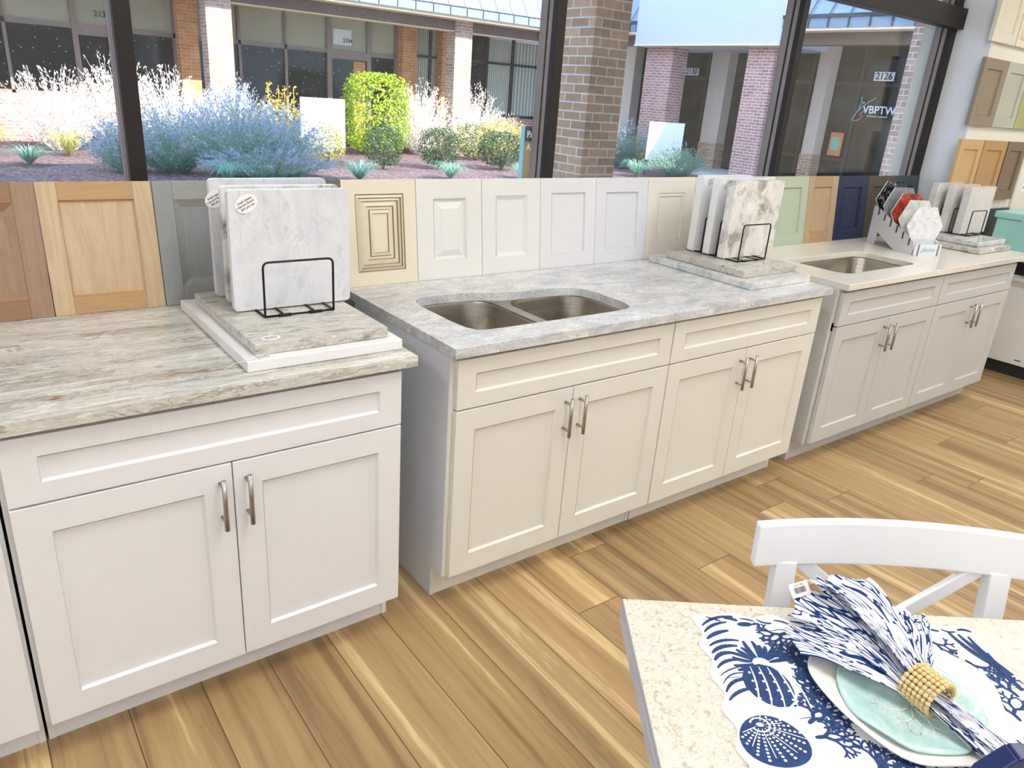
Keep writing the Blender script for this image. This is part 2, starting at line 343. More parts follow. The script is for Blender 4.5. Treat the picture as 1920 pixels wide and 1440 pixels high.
# ------------------------------------------------------------------ mesh helpers
class MB:
    def __init__(s): s.bm = bmesh.new(); s.mats = []
    def mi(s, m):
        if m is None: return 0
        if m not in s.mats: s.mats.append(m)
        return s.mats.index(m)
    def box(s, x0, x1, y0, y1, z0, z1, mat=None, mtx=None):
        v = [s.bm.verts.new((mtx @ Vector(p)) if mtx else p) for p in [(x0, y0, z0), (x1, y0, z0), (x1, y1, z0), (x0, y1, z0), (x0, y0, z1), (x1, y0, z1), (x1, y1, z1), (x0, y1, z1)]]
        k = s.mi(mat)
        for f in [(3, 2, 1, 0), (4, 5, 6, 7), (0, 1, 5, 4), (1, 2, 6, 5), (2, 3, 7, 6), (3, 0, 4, 7)]:
            s.bm.faces.new([v[i] for i in f]).material_index = k
        return s
    def quad(s, pts, mat=None):
        f = s.bm.faces.new([s.bm.verts.new(p) for p in pts]); f.material_index = s.mi(mat); return f
    def tube(s, pts, r, n=8, mat=None, closed=False, caps=True, smooth=True):
        pts = [Vector(p) for p in pts]; N = len(pts); rs = r if isinstance(r, (list, tuple)) else [r]*N
        rings = []; k = s.mi(mat)
        prev = None
        for i, p in enumerate(pts):
            a = pts[(i-1) % N] if (closed or i > 0) else p
            b = pts[(i+1) % N] if (closed or i < N-1) else p
            d = (b-a).normalized()
            if prev is None:
                u = d.orthogonal().normalized()
            else:
                u = (prev - d*prev.dot(d)); u = u.normalized() if u.length > 1e-6 else d.orthogonal().normalized()
            prev = u; w = d.cross(u)
            rings.append([s.bm.verts.new(p+(u*math.cos(2*PI*j/n)+w*math.sin(2*PI*j/n))*rs[i]) for j in range(n)])
        for i in range(N if closed else N-1):
            A, B = rings[i], rings[(i+1) % N]
            for j in range(n):
                f = s.bm.faces.new((A[j], A[(j+1) % n], B[(j+1) % n], B[j])); f.material_index = k; f.smooth = smooth
        if caps and not closed:
            s.bm.faces.new(rings[0][::-1]).material_index = k; s.bm.faces.new(rings[-1]).material_index = k
        return s
    def prism(s, poly, z0, z1, mat=None, fn=None, holes=(), side_mat=None):
        """poly: 2-D outline, holes: list of outlines; extruded z0..z1; fn maps (x,y,z)->point"""
        fn = fn or (lambda x, y, z: (x, y, z)); k = s.mi(mat); ks = s.mi(side_mat) if side_mat else k
        loops = [poly]+list(holes)
        tris = tessellate_polygon([[Vector((x, y, 0)) for x, y in lp] for lp in loops])
        flat = [p for lp in loops for p in lp]
        for z, flip in ((z1, False), (z0, True)):
            vs = [s.bm.verts.new(fn(x, y, z)) for x, y in flat]
            for t in tris:
                a, b, c = (flat[i] for i in t)
                ar = (b[0]-a[0])*(c[1]-a[1])-(b[1]-a[1])*(c[0]-a[0])
                if abs(ar) < 1e-12: continue
                t2 = t if (ar > 0) != flip else t[::-1]
                try: s.bm.faces.new([vs[i] for i in t2]).material_index = k
                except ValueError: pass
            if z == z1: top = vs
            else: bot = vs
        o = 0
        for lp in loops:
            n = len(lp)
            ar = sum(lp[i][0]*lp[(i+1) % n][1]-lp[(i+1) % n][0]*lp[i][1] for i in range(n))
            outer = (o == 0)
            for i in range(n):
                j = (i+1) % n
                q = [bot[o+i], bot[o+j], top[o+j], top[o+i]]
                if (ar > 0) != outer: q = q[::-1]
                s.bm.faces.new(q).material_index = ks
            o += n
        bmesh.ops.remove_doubles(s.bm, verts=s.bm.verts, dist=1e-6)
        return s
    def lathe(s, prof, n=48, mat=None, wob=None, smooth=True):
        k = s.mi(mat); rings = []
        for r, z in prof:
            if r < 1e-6: rings.append([s.bm.verts.new((0, 0, z))]); continue
            ring = []
            for j in range(n):
                a = 2*PI*j/n; q = wob(a, r, z) if wob else (1, 0)
                ring.append(s.bm.verts.new((r*q[0]*math.cos(a), r*q[0]*math.sin(a), z+q[1])))
            rings.append(ring)
        for A, B in zip(rings, rings[1:]):
            if len(A) == 1 and len(B) == 1: continue
            for j in range(n):
                if len(A) == 1: f = s.bm.faces.new((A[0], B[j], B[(j+1) % n]))
                elif len(B) == 1: f = s.bm.faces.new((A[j], B[0], A[(j+1) % n]))
                else: f = s.bm.faces.new((A[j], B[j], B[(j+1) % n], A[(j+1) % n]))
                f.material_index = k; f.smooth = smooth
        return s
    def grid(s, fn, nu, nv, mat=None, smooth=True):
        k = s.mi(mat)
        V = [[s.bm.verts.new(fn(i/nu, j/nv)) for j in range(nv+1)] for i in range(nu+1)]
        uv = s.bm.loops.layers.uv.verify()
        for i in range(nu):
            for j in range(nv):
                f = s.bm.faces.new((V[i][j], V[i+1][j], V[i+1][j+1], V[i][j+1])); f.smooth = smooth; f.material_index = k
                for lp, (a, b) in zip(f.loops, ((i, j), (i+1, j), (i+1, j+1), (i, j+1))): lp[uv].uv = (a/nu, b/nv)
        return s
    def sphere(s, c, r, mat=None, seg=8, sc=(1, 1, 1)):
        k = s.mi(mat)
        g = bmesh.ops.create_uvsphere(s.bm, u_segments=seg, v_segments=max(4, seg//2+1), radius=r, matrix=Matrix.Translation(c) @ Matrix.Diagonal((*sc, 1)))
        for v in g['verts']:
            for f in v.link_faces: f.material_index = k; f.smooth = True
        return s
    def build(s, name, mat=None, parent=None, bevel=0, seg=2, mesh_only=False, thick=0, recalc=True):
        if recalc: bmesh.ops.recalc_face_normals(s.bm, faces=s.bm.faces)
        me = bpy.data.meshes.new(name); s.bm.to_mesh(me); s.bm.free()
        if s.mats and s.mats != [None]:
            for m in s.mats: me.materials.append(M[m] if isinstance(m, str) else (m or M[mat]))
        else: me.materials.append(M[mat])
        o = bpy.data.objects.new(name, me); C.objects.link(o)
        if parent: o.parent = parent
        if thick: q = o.modifiers.new('solid', 'SOLIDIFY'); q.thickness = thick; q.offset = 0
        if bevel:
            b = o.modifiers.new('bevel', 'BEVEL'); b.width = bevel; b.segments = seg; b.limit_method = 'ANGLE'; b.angle_limit = R(40); b.harden_normals = False
        return o

def thing(name, label, cat, loc=(0, 0, 0), rot=(0, 0, 0), group=None):
    o = bpy.data.objects.new(name, None); C.objects.link(o); o.empty_display_size = .05
    o.location = loc; o.rotation_euler = rot; tag(o, label, cat, group); return o
def tag(o, label, cat, group=None):
    o['label'] = label; o['category'] = cat
    if group: o['group'] = group
    return o
def struct(o): o['kind'] = 'structure'; return o

def text_mesh(name, body, size, mat, parent=None, mtx=None, extrude=.0003, align='CENTER', shear=0, bold=0):
    cu = bpy.data.curves.new(name, 'FONT'); cu.body = body; cu.size = size; cu.extrude = extrude
    cu.align_x = align; cu.align_y = 'CENTER'; cu.shear = shear; cu.offset = bold; cu.resolution_u = 3
    tmp = bpy.data.objects.new('tmp_text', cu); C.objects.link(tmp)
    dg = bpy.context.evaluated_depsgraph_get(); dg.update()
    me = bpy.data.meshes.new_from_object(tmp.evaluated_get(dg))
    bpy.data.objects.remove(tmp); bpy.data.curves.remove(cu)
    me.name = name; me.materials.clear(); me.materials.append(M[mat])
    if mtx: me.transform(mtx)
    o = bpy.data.objects.new(name, me); C.objects.link(o)
    if parent: o.parent = parent
    return o
FRONT = Matrix.Rotation(PI/2, 4, 'X')                        # writing on a face that looks towards -Y
LEFT = Matrix.Rotation(-PI/2, 4, 'Z') @ FRONT                # writing on a face that looks towards -X
def rrect(x0, x1, y0, y1, r, n=6):
    out = []
    for cx, cy, a0 in ((x1-r, y1-r, 0), (x0+r, y1-r, 90), (x0+r, y0+r, 180), (x1-r, y0+r, 270)):
        for i in range(n+1):
            a = R(a0+90*i/n); out.append((cx+r*math.cos(a), cy+r*math.sin(a)))
    return out

# a panelled door front in local x (0..w), z (0..h), face at y=0 looking to -y
def door_front(parent, w, h, th, style, mats, names=('frame', 'panel'), stile=.060, rail=None, flag=None):
    """mats: (stile, rail, panel, accent). Frame and panel come out as two meshes."""
    ms, mr, mp, ma = mats; rail = rail or stile
    fr = MB()
    if ms == mr:
        fr.prism([(0, 0), (w, 0), (w, h), (0, h)], 0, th, ms, fn=lambda a, c, d: (a, d, c), holes=[[(stile, rail), (w-stile, rail), (w-stile, h-rail), (stile, h-rail)]])
    else:
        fr.box(0, stile, 0, th, 0, h, ms); fr.box(w-stile, w, 0, th, 0, h, ms)
        fr.box(stile, w-stile, 0, th, 0, rail, mr); fr.box(stile, w-stile, 0, th, h-rail, h, mr)
    if style == 'shaker': prof = [(0, 0), (.004, .009)]
    elif style == 'bevel': prof = [(0, 0), (.022, .011)]
    elif style == 'ogee': prof = [(0, 0), (.003, .003, 1), (.012, .001), (.016, .008), (.019, .008, 1)]
    elif style == 'raised': prof = [(0, 0), (.006, .009), (.012, .010), (.036, .001)]
    elif style == 'raised_low': prof = [(0, 0), (.014, .009), (.020, .010)]
    elif style == 'glazed': prof = [(0, 0), (.003, .004, 1), (.011, -.002), (.014, .005, 1), (.022, .001), (.025, .008, 1), (.040, .003), (.043, .009, 1), (.052, .009), (.055, .004, 1), (.064, .000), (.066, .005, 1)]
    elif style == 'slab': prof = [(0, 0)]
    k = MB()
    rings = []
    for q in prof:
        i, d = q[0], q[1]; a, b, c, e = stile+i, w-stile-i, rail+i, h-rail-i
        rings.append([(a, d, c), (b, d, c), (b, d, e), (a, d, e)])
    for n in range(1, len(rings)):
        m = ma if (len(prof[n]) > 2) else mp
        for j in range(4):
            k.quad([rings[n-1][j], rings[n-1][(j+1) % 4], rings[n][(j+1) % 4], rings[n][j]], ms if (style in ('shaker', 'bevel') and m == mp and j in (1, 3)) else (mr if style in ('shaker', 'bevel') and m == mp else m))
    k.quad(rings[-1], mp)
    a, _, c = rings[0][0]; b, _, e = rings[0][2]
    k.quad([(a, th*.9, c), (b, th*.9, c), (b, th*.9, e), (a, th*.9, e)], mp)
    fo = fr.build(names[0], ms, parent, bevel=.0012, seg=1)
    po = k.build(names[1], mp, fo if flag else parent, recalc=False)
    return fo, po

# ------------------------------------------------------------------ room shell
def slab(name, x0, x1, y0, y1, z0, z1, mat): return struct(MB().box(x0, x1, y0, y1, z0, z1).build(name, mat))
slab('floor', -3.6, 7.0, -4.2, .98, -.1, 0, 'floor')
slab('ceiling', -3.6, 7.0, -4.2, .98, 3.0, 3.1, 'ceiling')
slab('wall_back', -3.7, 7.1, -4.3, -4.2, 0, 3.0, 'wall_white')
slab('wall_left', -3.7, -3.6, -4.2, .98, 0, 3.0, 'wall_white')
slab('wall_right', 7.0, 7.1, -4.2, .98, 0, 3.0, 'wall_cream')
slab('wall_front', -3.6, 4.5, .775, .98, 0, .98, 'wall_white')
w = MB(); w.box(4.5, 7.0, .562, .98, 0, 3.0)
sw = struct(w.build('wall_front_right', 'wall_cream'))
rv = struct(MB().box(4.492, 4.5, .562, .775, .0, 3.0).build('trim_1', 'wall_white'))
st = struct(MB().box(4.488, 4.50, .550, .562, .0, 3.0).build('trim_2', 'wall_white', bevel=.002))
tr = struct(MB().box(5.49, 5.60, .545, .562, .0, 3.0).build('trim_3', 'wall_cream', bevel=.002))

# window wall: mullions (structure) with their light outer stops and gaskets, transom, panes
muls = [-1.78, -.2135, 1.333, 2.898]
def mullion(n, xc, hw=.023):
    o = struct(MB().box(xc-hw, xc+hw, .77, .80, .9, 3.0).build('window_%d' % n, 'bronze', bevel=.0015))
    MB().box(xc-hw+.001, xc+hw-.001, .80, .822, .9, 3.0).build('inner_stop', 'bronze_light', o)
    MB().box(xc-hw+.006, xc+hw-.006, .822, .834, .9, 3.0).build('gasket', 'gasket', o)
    MB().box(xc-hw+.001, xc+hw-.001, .834, .875, .9, 3.0).build('outer_stop', 'bronze_light', o, bevel=.002)
    return o
for i, x in enumerate(muls): mullion(i+1, x)
o = mullion(5, 4.459, .033)
tb = MB(); tb.box(-3.6, 4.492, .735, .80, 2.135, 2.25)
tb = struct(tb.build('window_6', 'bronze', bevel=.002))
MB().box(-3.6, 4.49, .80, .875, 2.15, 2.23).build('outer_stop', 'bronze_light', tb)
MB().box(-3.6, 4.49, .77, .875, 2.93, 3.0).build('window_head', 'bronze', tb)
MB().box(-3.6, 4.49, .77, .875, .98, 1.02).build('window_sill', 'bronze', tb)
edges = [-3.6]+muls+[4.459]
for i in range(5):
    a, b = edges[i]+.015, edges[i+1]-.015
    struct(MB().box(a, b, .826, .830, 1.0, 2.16).build('window_%d' % (7+i), 'glass_dusty' if i < 3 else 'glass'))
    struct(MB().box(a, b, .826, .830, 2.22, 2.95).build('window_%d' % (12+i), 'glass'))

# ceiling lights
def ceiling_light(x, y, label):
    t = thing('ceiling_light', label, 'light', (x, y, 3.0), group='recessed ceiling light panels')
    b = MB(); b.box(-.32, .32, -.62, -.58, -.03, 0); b.box(-.32, .32, .58, .62, -.03, 0); b.box(-.32, -.28, -.58, .58, -.03, 0); b.box(.28, .32, -.58, .58, -.03, 0)
    b.build('frame', 'ceiling', t); MB().box(-.28, .28, -.58, .58, -.02, -.012).build('diffuser', 'lamp', t)
for x in (-2.2, .4, 3.0, 5.6):
    for y in (-.9, -3.0):
        ceiling_light(x, y, 'white recessed ceiling light panel above the showroom floor')

# ------------------------------------------------------------------ base cabinets and worktops
DT, DB, OT, OB = .861, .705, .700, .119
def handle(parent, x, z0, z1):
    b = MB(); y = -.033
    b.tube([(x, y, z0), (x, y, z1)], .006, 12)
    for z in (z0+.022, z1-.022): b.tube([(x, y, z), (x, 0, z)], .0048, 10)
    return b.build('handle', 'nickel', parent)
def cabinet(x0, x1, xs, mat, label, frame=(.0, .0), end=None):
    cx = (x0+x1)/2; a, b = x0-frame[0], x1+frame[1]
    t = thing('base_cabinet', label, 'cabinet', (cx, 0, 0))
    L = lambda x: x-cx
    cb = MB()
    cb.box(L(a), L(a)+.016, .0215, .64, .114, .876); cb.box(L(b)-.016, L(b), .0215, .64, .114, .876)
    cb.box(L(a)+.016, L(b)-.016, .628, .64, .114, .876); cb.box(L(a)+.016, L(b)-.016, .0415, .628, .114, .13)
    cb.box(L(a)+.016, L(b)-.016, .0215, .0415, .836, .876); cb.box(L(a)+.016, L(b)-.016, .0215, .0415, .68, .72); cb.box(L(a)+.016, L(b)-.016, .0215, .0415, .114, .152)
    cb.box(L(a)+.016, L(a)+.05, .0215, .0415, .152, .836); cb.box(L(b)-.05, L(b)-.016, .0215, .0415, .152, .836)
    cb.box(L(a), L(a)+.016, .089, .64, 0, .114)
    cb.box(L(b)-.016, L(b), .089, .64, 0, .114)
    cb.build('carcass', mat, t, bevel=.001, seg=1)
    MB().box(L(a)+.016, L(b)-.016, .0915, .104, 0, .114).build('toe_kick', mat, t)
    if end: MB().box(L(a)-.003, L(a)-.0002, .0215, .64, .114, .876).box(L(a)-.003, L(a)-.0002, .089, .64, .0, .114).build('end_panel', end, t)  # thin sheet over the side carrying the painted window light
    d = thing_part('drawer_front', t, (L(x0), 0, DB))
    door_front(d, x1-x0, DT-DB, .02, 'shaker', (mat,)*4, stile=.066, rail=.048)
    for (p, q, hs) in ((x0, xs-.0015, 1), (xs+.0015, x1, -1)):
        d = thing_part('door', t, (L(p), 0, OB))
        door_front(d, q-p, OT-OB, .02, 'shaker', (mat,)*4, stile=.070, rail=.070)
        hx = (q-p-.030) if hs > 0 else .030
        handle(d, hx, .417, .555)
    return t
def thing_part(name, parent, loc):
    o = bpy.data.objects.new(name, None); C.objects.link(o); o.parent = parent; o.location = loc; o.empty_display_size = .03; return o

cabinet(-1.62, -.708, -1.165, 'white_paint', 'white shaker base cabinet cut off by the left picture edge', frame=(.01, .008))
cabinet(-.684, .236, -.228, 'white_paint', 'white shaker base cabinet under the streaked brown stone worktop with marble boards', frame=(.010, .006))
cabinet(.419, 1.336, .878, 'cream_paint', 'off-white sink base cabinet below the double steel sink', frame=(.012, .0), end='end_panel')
cabinet(1.342, 2.277, 1.799, 'cream_paint', 'off-white base cabinet to the right of the double sink cabinet', frame=(.0, .006))
cabinet(2.453, 3.401, 2.921, 'gray_paint', 'light grey base cabinet below the single steel sink', frame=(.030, .0))
cabinet(3.407, 4.322, 3.868, 'gray_paint', 'light grey base cabinet at the far end beside the white appliance', frame=(.0, .03))

def worktop(name, label, x0, x1, mat, holes=()):
    b = MB(); b.prism([(x0, -.02), (x1, -.02), (x1, .748), (x0, .748)], .876, .906, holes=holes)
    o = b.build(name, mat, bevel=.003); return tag(o, label, 'countertop')
worktop('stone_worktop', 'cream, grey and brown streaked granite worktop on the white cabinets', -3.0, .275, 'granite_streak')
def smooth_poly(pts, n=5):
    out = []
    N = len(pts)
    for i in range(N):
        p0, p1, p2, p3 = (Vector(pts[(i+k-1) % N]) for k in range(4))
        for j in range(n):
            t = j/n
            out.append(tuple(.5*((2*p1)+(-p0+p2)*t+(2*p0-5*p1+4*p2-p3)*t*t+(-p0+3*p1-3*p2+p3)*t**3)))
    return out
hole1 = smooth_poly([(.530, .20), (.545, .125), (.60, .098), (.86, .094), (1.12, .092), (1.20, .105), (1.232, .155), (1.236, .25), (1.236, .335), (1.205, .395), (1.12, .425), (1.0, .432), (.93, .438), (.875, .452), (.82, .476), (.74, .492), (.62, .498), (.555, .478), (.530, .42), (.528, .30)], 4)
worktop('stone_worktop', 'mottled blue-grey granite worktop cut out for the double sink', .395, 2.311, 'granite_blue', [hole1])
hole2 = rrect(2.64, 3.335, .115, .450, .07, 6)
worktop('quartz_worktop', 'plain warm white quartz worktop over the light grey cabinets', 2.440, 4.478, 'quartz', [hole2])

def bowl(b, x0, x1, y0, y1, depth, r, top=.8755):
    prof = [(0, 0, r), (.004, .012, r), (.012, depth*.75, r), (.03, depth*.95, r*.9), (.06, depth, r*.8)]
    n = 8; rings = []
    for ins, dz, rr in prof:
        rings.append([b.bm.verts.new((x, y, top-dz)) for x, y in rrect(x0+ins, x1-ins, y0+ins, y1-ins, rr, n)])
    for A, B in zip(rings, rings[1:]):
        for j in range(len(A)):
            f = b.bm.faces.new((A[j], A[(j+1) % len(A)], B[(j+1) % len(A)], B[j])); f.smooth = True
    f = b.bm.faces.new(rings[-1])
def sink(label, bowls, flange, cx, depth):
    t = thing('steel_sink', label, 'sink', (cx, .28, .876-depth-.01))
    for (x0, x1, y0, y1, r) in bowls:
        b = MB(); bowl(b, x0, x1, y0, y1, depth, r)
        o = b.build('bowl', 'steel', t, recalc=False); o.matrix_parent_inverse = Matrix.Translation(t.location).inverted()
        d = MB(); xc, yc = (x0+x1)/2, (y0+y1)/2
        d.lathe([(.0, .002), (.034, .002), (.045, .004), (.047, 0.0)], 24)
        do = d.build('drain', 'nickel', o); do.location = (xc, yc, .876-depth)
    fl = MB(); fl.prism(flange, .8725, .8757, holes=[rrect(x0+.002, x1-.002, y0+.002, y1-.002, r, 6) for x0, x1, y0, y1, r in bowls])
    o = fl.build('rim', 'steel', t); o.matrix_parent_inverse = Matrix.Translation(t.location).inverted()
    return t
sink('double bowl stainless steel sink set under the blue-grey granite worktop', [(.522, .845, .088, .505, .09), (.885, 1.245, .088, .440, .08)], rrect(.505, 1.262, .072, .52, .06), .88, .20)
sink('single bowl stainless steel sink set under the white quartz worktop', [(2.632, 3.343, .107, .458, .07)], rrect(2.61, 3.365, .085, .48, .07), 2.99, .19)

# ------------------------------------------------------------------ door samples leaning on the window
LEAN = math.atan2(.042, .365)
def sample(x0, x1, style, mats, label, stile=.058, h=.3675, yb=.700, rail=None, cat='cabinet door'):
    if isinstance(mats, str): mats = (mats,)*4
    t = thing('door_sample', label, cat, (x0+.001, yb+.000, .9065), (-LEAN, 0, 0), 'door samples leaning along the window')
    door_front(t, x1-x0-.002, h, .0185, style, mats, stile=stile, rail=rail)
    return t
sample(-.785, -.483, 'bevel', ('maple_v', 'maple_h', 'maple_v', 'maple_v'), 'brown maple sample door at the left picture edge, beside the pale birch one', stile=.055)
sample(-.483, -.190, 'shaker', ('birch_v', 'birch_h', 'birch_v', 'birch_v'), 'pale birch sample door with swirly grain and orange-tan rails', stile=.050)
sample(-.190, .105, 'bevel', ('graystain_v', 'graystain_h', 'graystain_v', 'graystain_v'), 'grey stained sample door half hidden by the first marble boards', stile=.055)
sample(.105, .400, 'shaker', ('taupe_v', 'taupe_v', 'taupe_v', 'taupe_v'), 'taupe sample door almost hidden behind the first marble boards')
sample(.400, .690, 'glazed', ('glaze_cream', 'glaze_cream', 'glaze_cream', 'glaze_line'), 'cream sample door with brown glaze lines and a stepped raised panel', stile=.050)
sample(.690, .980, 'raised', 'door_white', 'white raised-panel sample door beside the cream glazed one', stile=.072)
sample(.980, 1.270, 'raised_low', 'door_white_b', 'white sample door with sloped inner edges behind the double sink, left of two plain shakers', stile=.066)
sample(1.270, 1.578, 'shaker', 'door_cool', 'plain white shaker sample door next to the sloped-edge one', stile=.060)
sample(1.578, 1.900, 'shaker', 'door_cool_b', 'cool white shaker sample door left of the ivory moulded one', stile=.062)
sample(1.900, 2.225, 'ogee', ('door_ivory', 'door_ivory', 'door_ivory', 'door_ivory_b'), 'ivory sample door with a fine inner moulding, left of the second marble boards', stile=.072)
sample(2.225, 2.540, 'shaker', 'door_ivory_b', 'ivory sample door mostly hidden by the second marble boards')
sample(2.540, 2.868, 'shaker', 'door_white', 'white sample door hidden behind the cloudy marble board')
sample(2.868, 3.182, 'shaker', 'door_sage', 'sage green sample door right of the cloudy marble board', stile=.060)
sample(3.182, 3.482, 'shaker', ('tan_v', 'tan_h', 'tan_v', 'tan_v'), 'tan oak sample door between the sage green and navy ones', stile=.060)
sample(3.482, 3.815, 'shaker', 'door_navy', 'navy blue sample door behind the single sink', stile=.066)
sample(3.815, 4.130, 'shaker', 'door_espresso', 'dark espresso sample door behind the hexagon rack', stile=.066)
sample(4.130, 4.440, 'shaker', 'door_slate', 'dark slate green sample door at the right end of the window', stile=.066)

def wall_sample(x0, x1, z0, z1, style, mats, label, stile=.06):
    if isinstance(mats, str): mats = (mats,)*4
    t = thing('wall_door_sample', label, 'cabinet door', (x0+.002, .536, z0), group='door samples mounted on the cream wall')
    door_front(t, x1-x0-.004, z1-z0, .0245, style, mats, stile=stile)
wall_sample(4.445, 4.775, 2.07, 2.455, 'shaker', 'door_pearl', 'pearl white door in the top row on the cream wall')
wall_sample(4.785, 5.115, 2.07, 2.455, 'glazed', ('glaze_cream', 'glaze_cream', 'glaze_cream', 'glaze_line'), 'cream moulded door in the top row at the right picture edge', .04)
wall_sample(4.445, 4.775, 1.597, 1.982, 'shaker', 'door_taupe', 'taupe brown painted door in the middle row on the cream wall')
wall_sample(4.780, 5.110, 1.597, 1.982, 'shaker', 'door_mist', 'pale grey-green door in the middle row beside the taupe one')
wall_sample(5.115, 5.445, 1.597, 1.982, 'shaker', 'door_olive', 'olive green door in the middle row at the right picture edge')
wall_sample(4.420, 4.745, 1.130, 1.514, 'shaker', ('honey_v',)*4, 'honey wood door in the lower row on the cream wall')
wall_sample(4.752, 5.110, 1.130, 1.514, 'shaker', ('amber_v', 'amber_v', 'amber_v', 'amber_v'), 'amber wood door in the lower row beside the honey one')
wall_sample(5.125, 5.435, 1.130, 1.514, 'shaker', ('umber_v',)*4, 'umber brown wood door in the lower row on the cream wall')
wall_sample(5.150, 5.465, .715, 1.068, 'shaker', 'door_slate', 'dark slate green door low on the cream wall behind the speckled boards')

# ------------------------------------------------------------------ stacks of boards with wire racks
def board_flat(x0, x1, y0, y1, z0, z1, mat, label, rot=0):
    cx, cy = (x0+x1)/2, (y0+y1)/2
    b = MB(); b.box(x0-cx, x1-cx, y0-cy, y1-cy, 0, z1-z0)
    o = b.build('cutting_board', mat, bevel=.003); o.location = (cx, cy, z0); o.rotation_euler = (0, 0, R(rot))
    return tag(o, label, 'cutting board', 'flat serving boards stacked on the worktops')
def board_up(x0, y, z0, mat, label, w=.342, h=.335, th=.026, round_=.012, lean=0):
    b = MB(); b.prism(rrect(0, w, 0, h, round_, 4), 0, th, fn=lambda a, c, d: (a, d, c))
    o = b.build('serving_board', mat, bevel=.003); o.location = (x0, y, z0)
    return tag(o, label, 'cutting board', 'upright serving boards in the wire racks')
def rack(x0, x1, y0, y1, z0, ys, h, label):
    t = thing('wire_rack', label, 'rack', ((x0+x1)/2, (y0+y1)/2, z0)); r = .0032
    cx, cy = t.location.x, t.location.y; w2 = (x1-x0)/2
    def hoop(y):
        pts = []
        c = .014
        pts += [(-w2, y, r), (-w2, y, h-c)]+[(-w2+c-c*math.cos(R(a)), y, h-c+c*math.sin(R(a))) for a in (30, 60, 90)]
        pts += [(w2-c+c*math.sin(R(a)), y, h-c+c*math.cos(R(a))) for a in (0, 30, 60, 90)]+[(w2, y, r)]
        return pts
    b = MB(); b.tube([(-w2, y0-cy, r), (w2, y0-cy, r), (w2, y1-cy, r), (-w2, y1-cy, r)], r, 8, closed=True)
    b.tube([(-w2*.45, y0-cy, r), (-w2*.45, y1-cy, r)], r*.8, 6); b.tube([(w2*.45, y0-cy, r), (w2*.45, y1-cy, r)], r*.8, 6)
    b.build('base', 'black_wire', t)
    for y in ys:
        b = MB(); b.tube(hoop(y-cy), r, 8); b.build('hoop', 'black_wire', t)
    for k in (-.45, .45): MB().tube([(w2*k-.018, y0-cy, r), (w2*k+.018, y0-cy, r)], .0052, 8).build('foot_pad', 'black_wire', t)
    return t
def price_tag(loc, rot, label, lines, sx=.040, sz=.029, string=None, tilt=35, ink='ink', size=.0085):
    """oval paper tag; local face looks to -Y"""
    t = thing('price_tag', label, 'tag', loc, rot, 'oval paper price tags on the boards')
    b = MB(); b.prism([(sx*.5*math.cos(2*PI*i/32), sz*.5*math.sin(2*PI*i/32)) for i in range(32)], 0, .0010, fn=lambda a, c, d: (a*math.cos(R(tilt))-c*math.sin(R(tilt)), -d, a*math.sin(R(tilt))+c*math.cos(R(tilt))))
    b.build('paper', 'tag_paper', t)
    hx, hz = -sx*.42*math.cos(R(tilt)), -sx*.42*math.sin(R(tilt))
    h = MB(); h.prism([(hx+.0016*math.cos(2*PI*i/10), hz+.0016*math.sin(2*PI*i/10)) for i in range(10)], .0008, .0011, fn=lambda a, c, d: (a, -d, c)); h.build('hole', 'ink', t)
    for i, ln in enumerate(lines):
        m = Matrix.Rotation(R(-tilt), 4, 'Y') @ Matrix.Translation((0, -.0012, (len(lines)-1)*size*.55-i*size*1.1)) @ FRONT
        text_mesh('writing', ln, size, ink, t, m, .0001, bold=size*.02)
    if string:
        s = MB(); s.tube(string, .0007, 5); s.build('string', 'string', t)
    return t
SB = ['Small cheese', 'Serving Board', '$65 plus tax']
# first set, on the streaked worktop
board_flat(-.162, .262, .045, .650, .9065, .9355, 'white_quartz', 'large plain white board lying on the streaked worktop, bottom of the first stack')
board_flat(-.132, .232, .075, .600, .936, .966, 'granite_board', 'grey streaked stone board lying on the plain white board in the first stack')
rack(-.034, .164, .276, .600, .9665, (.276, .408, .492, .590), .152, 'black wire rack holding three white marble boards by the window')
board_up(-.092, .350, .970, 'marble', 'front white marble board in the first rack, with an oval price tag', .342, .327, .022)
board_up(-.080, .445, .970, 'marble_cloudy', 'middle upright board of the first rack, veined edge', .342, .325, .022)
board_up(-.088, .525, .970, 'marble', 'back upright white marble board of the first rack, nearest the window', .344, .334, .022)
price_tag((-.045, .3485, 1.262), (0, 0, 0), 'oval tag with three lines of writing on the front marble board', SB, .062, .046, [(-.022, -.001, -.014), (-.016, -.003, -.035), (-.013, -.003, -.06), (-.018, -.002, -.085), (-.022, -.001, -.10)], 28, size=.0082)
price_tag((-.072, .5235, 1.250), (0, 0, 0), 'oval tag on the back marble board, mostly covered by the board in front', SB, .062, .046, None, 28, size=.008)
price_tag((-.080, .108, .9665), (R(-90), 0, 0), 'small oval tag lying on the corner of the grey streaked board', SB, .050, .034, None, 8, size=.0062)
price_tag((-.118, .062, .9362), (R(-90), 0, 0), 'small oval tag with a loose string at the corner of the plain white board', SB, .050, .032, [(-.018, -.001, 0), (-.045, -.001, -.012), (-.075, -.0015, -.020), (-.10, .015, -.012), (-.115, .028, .0)], 5, size=.0062)
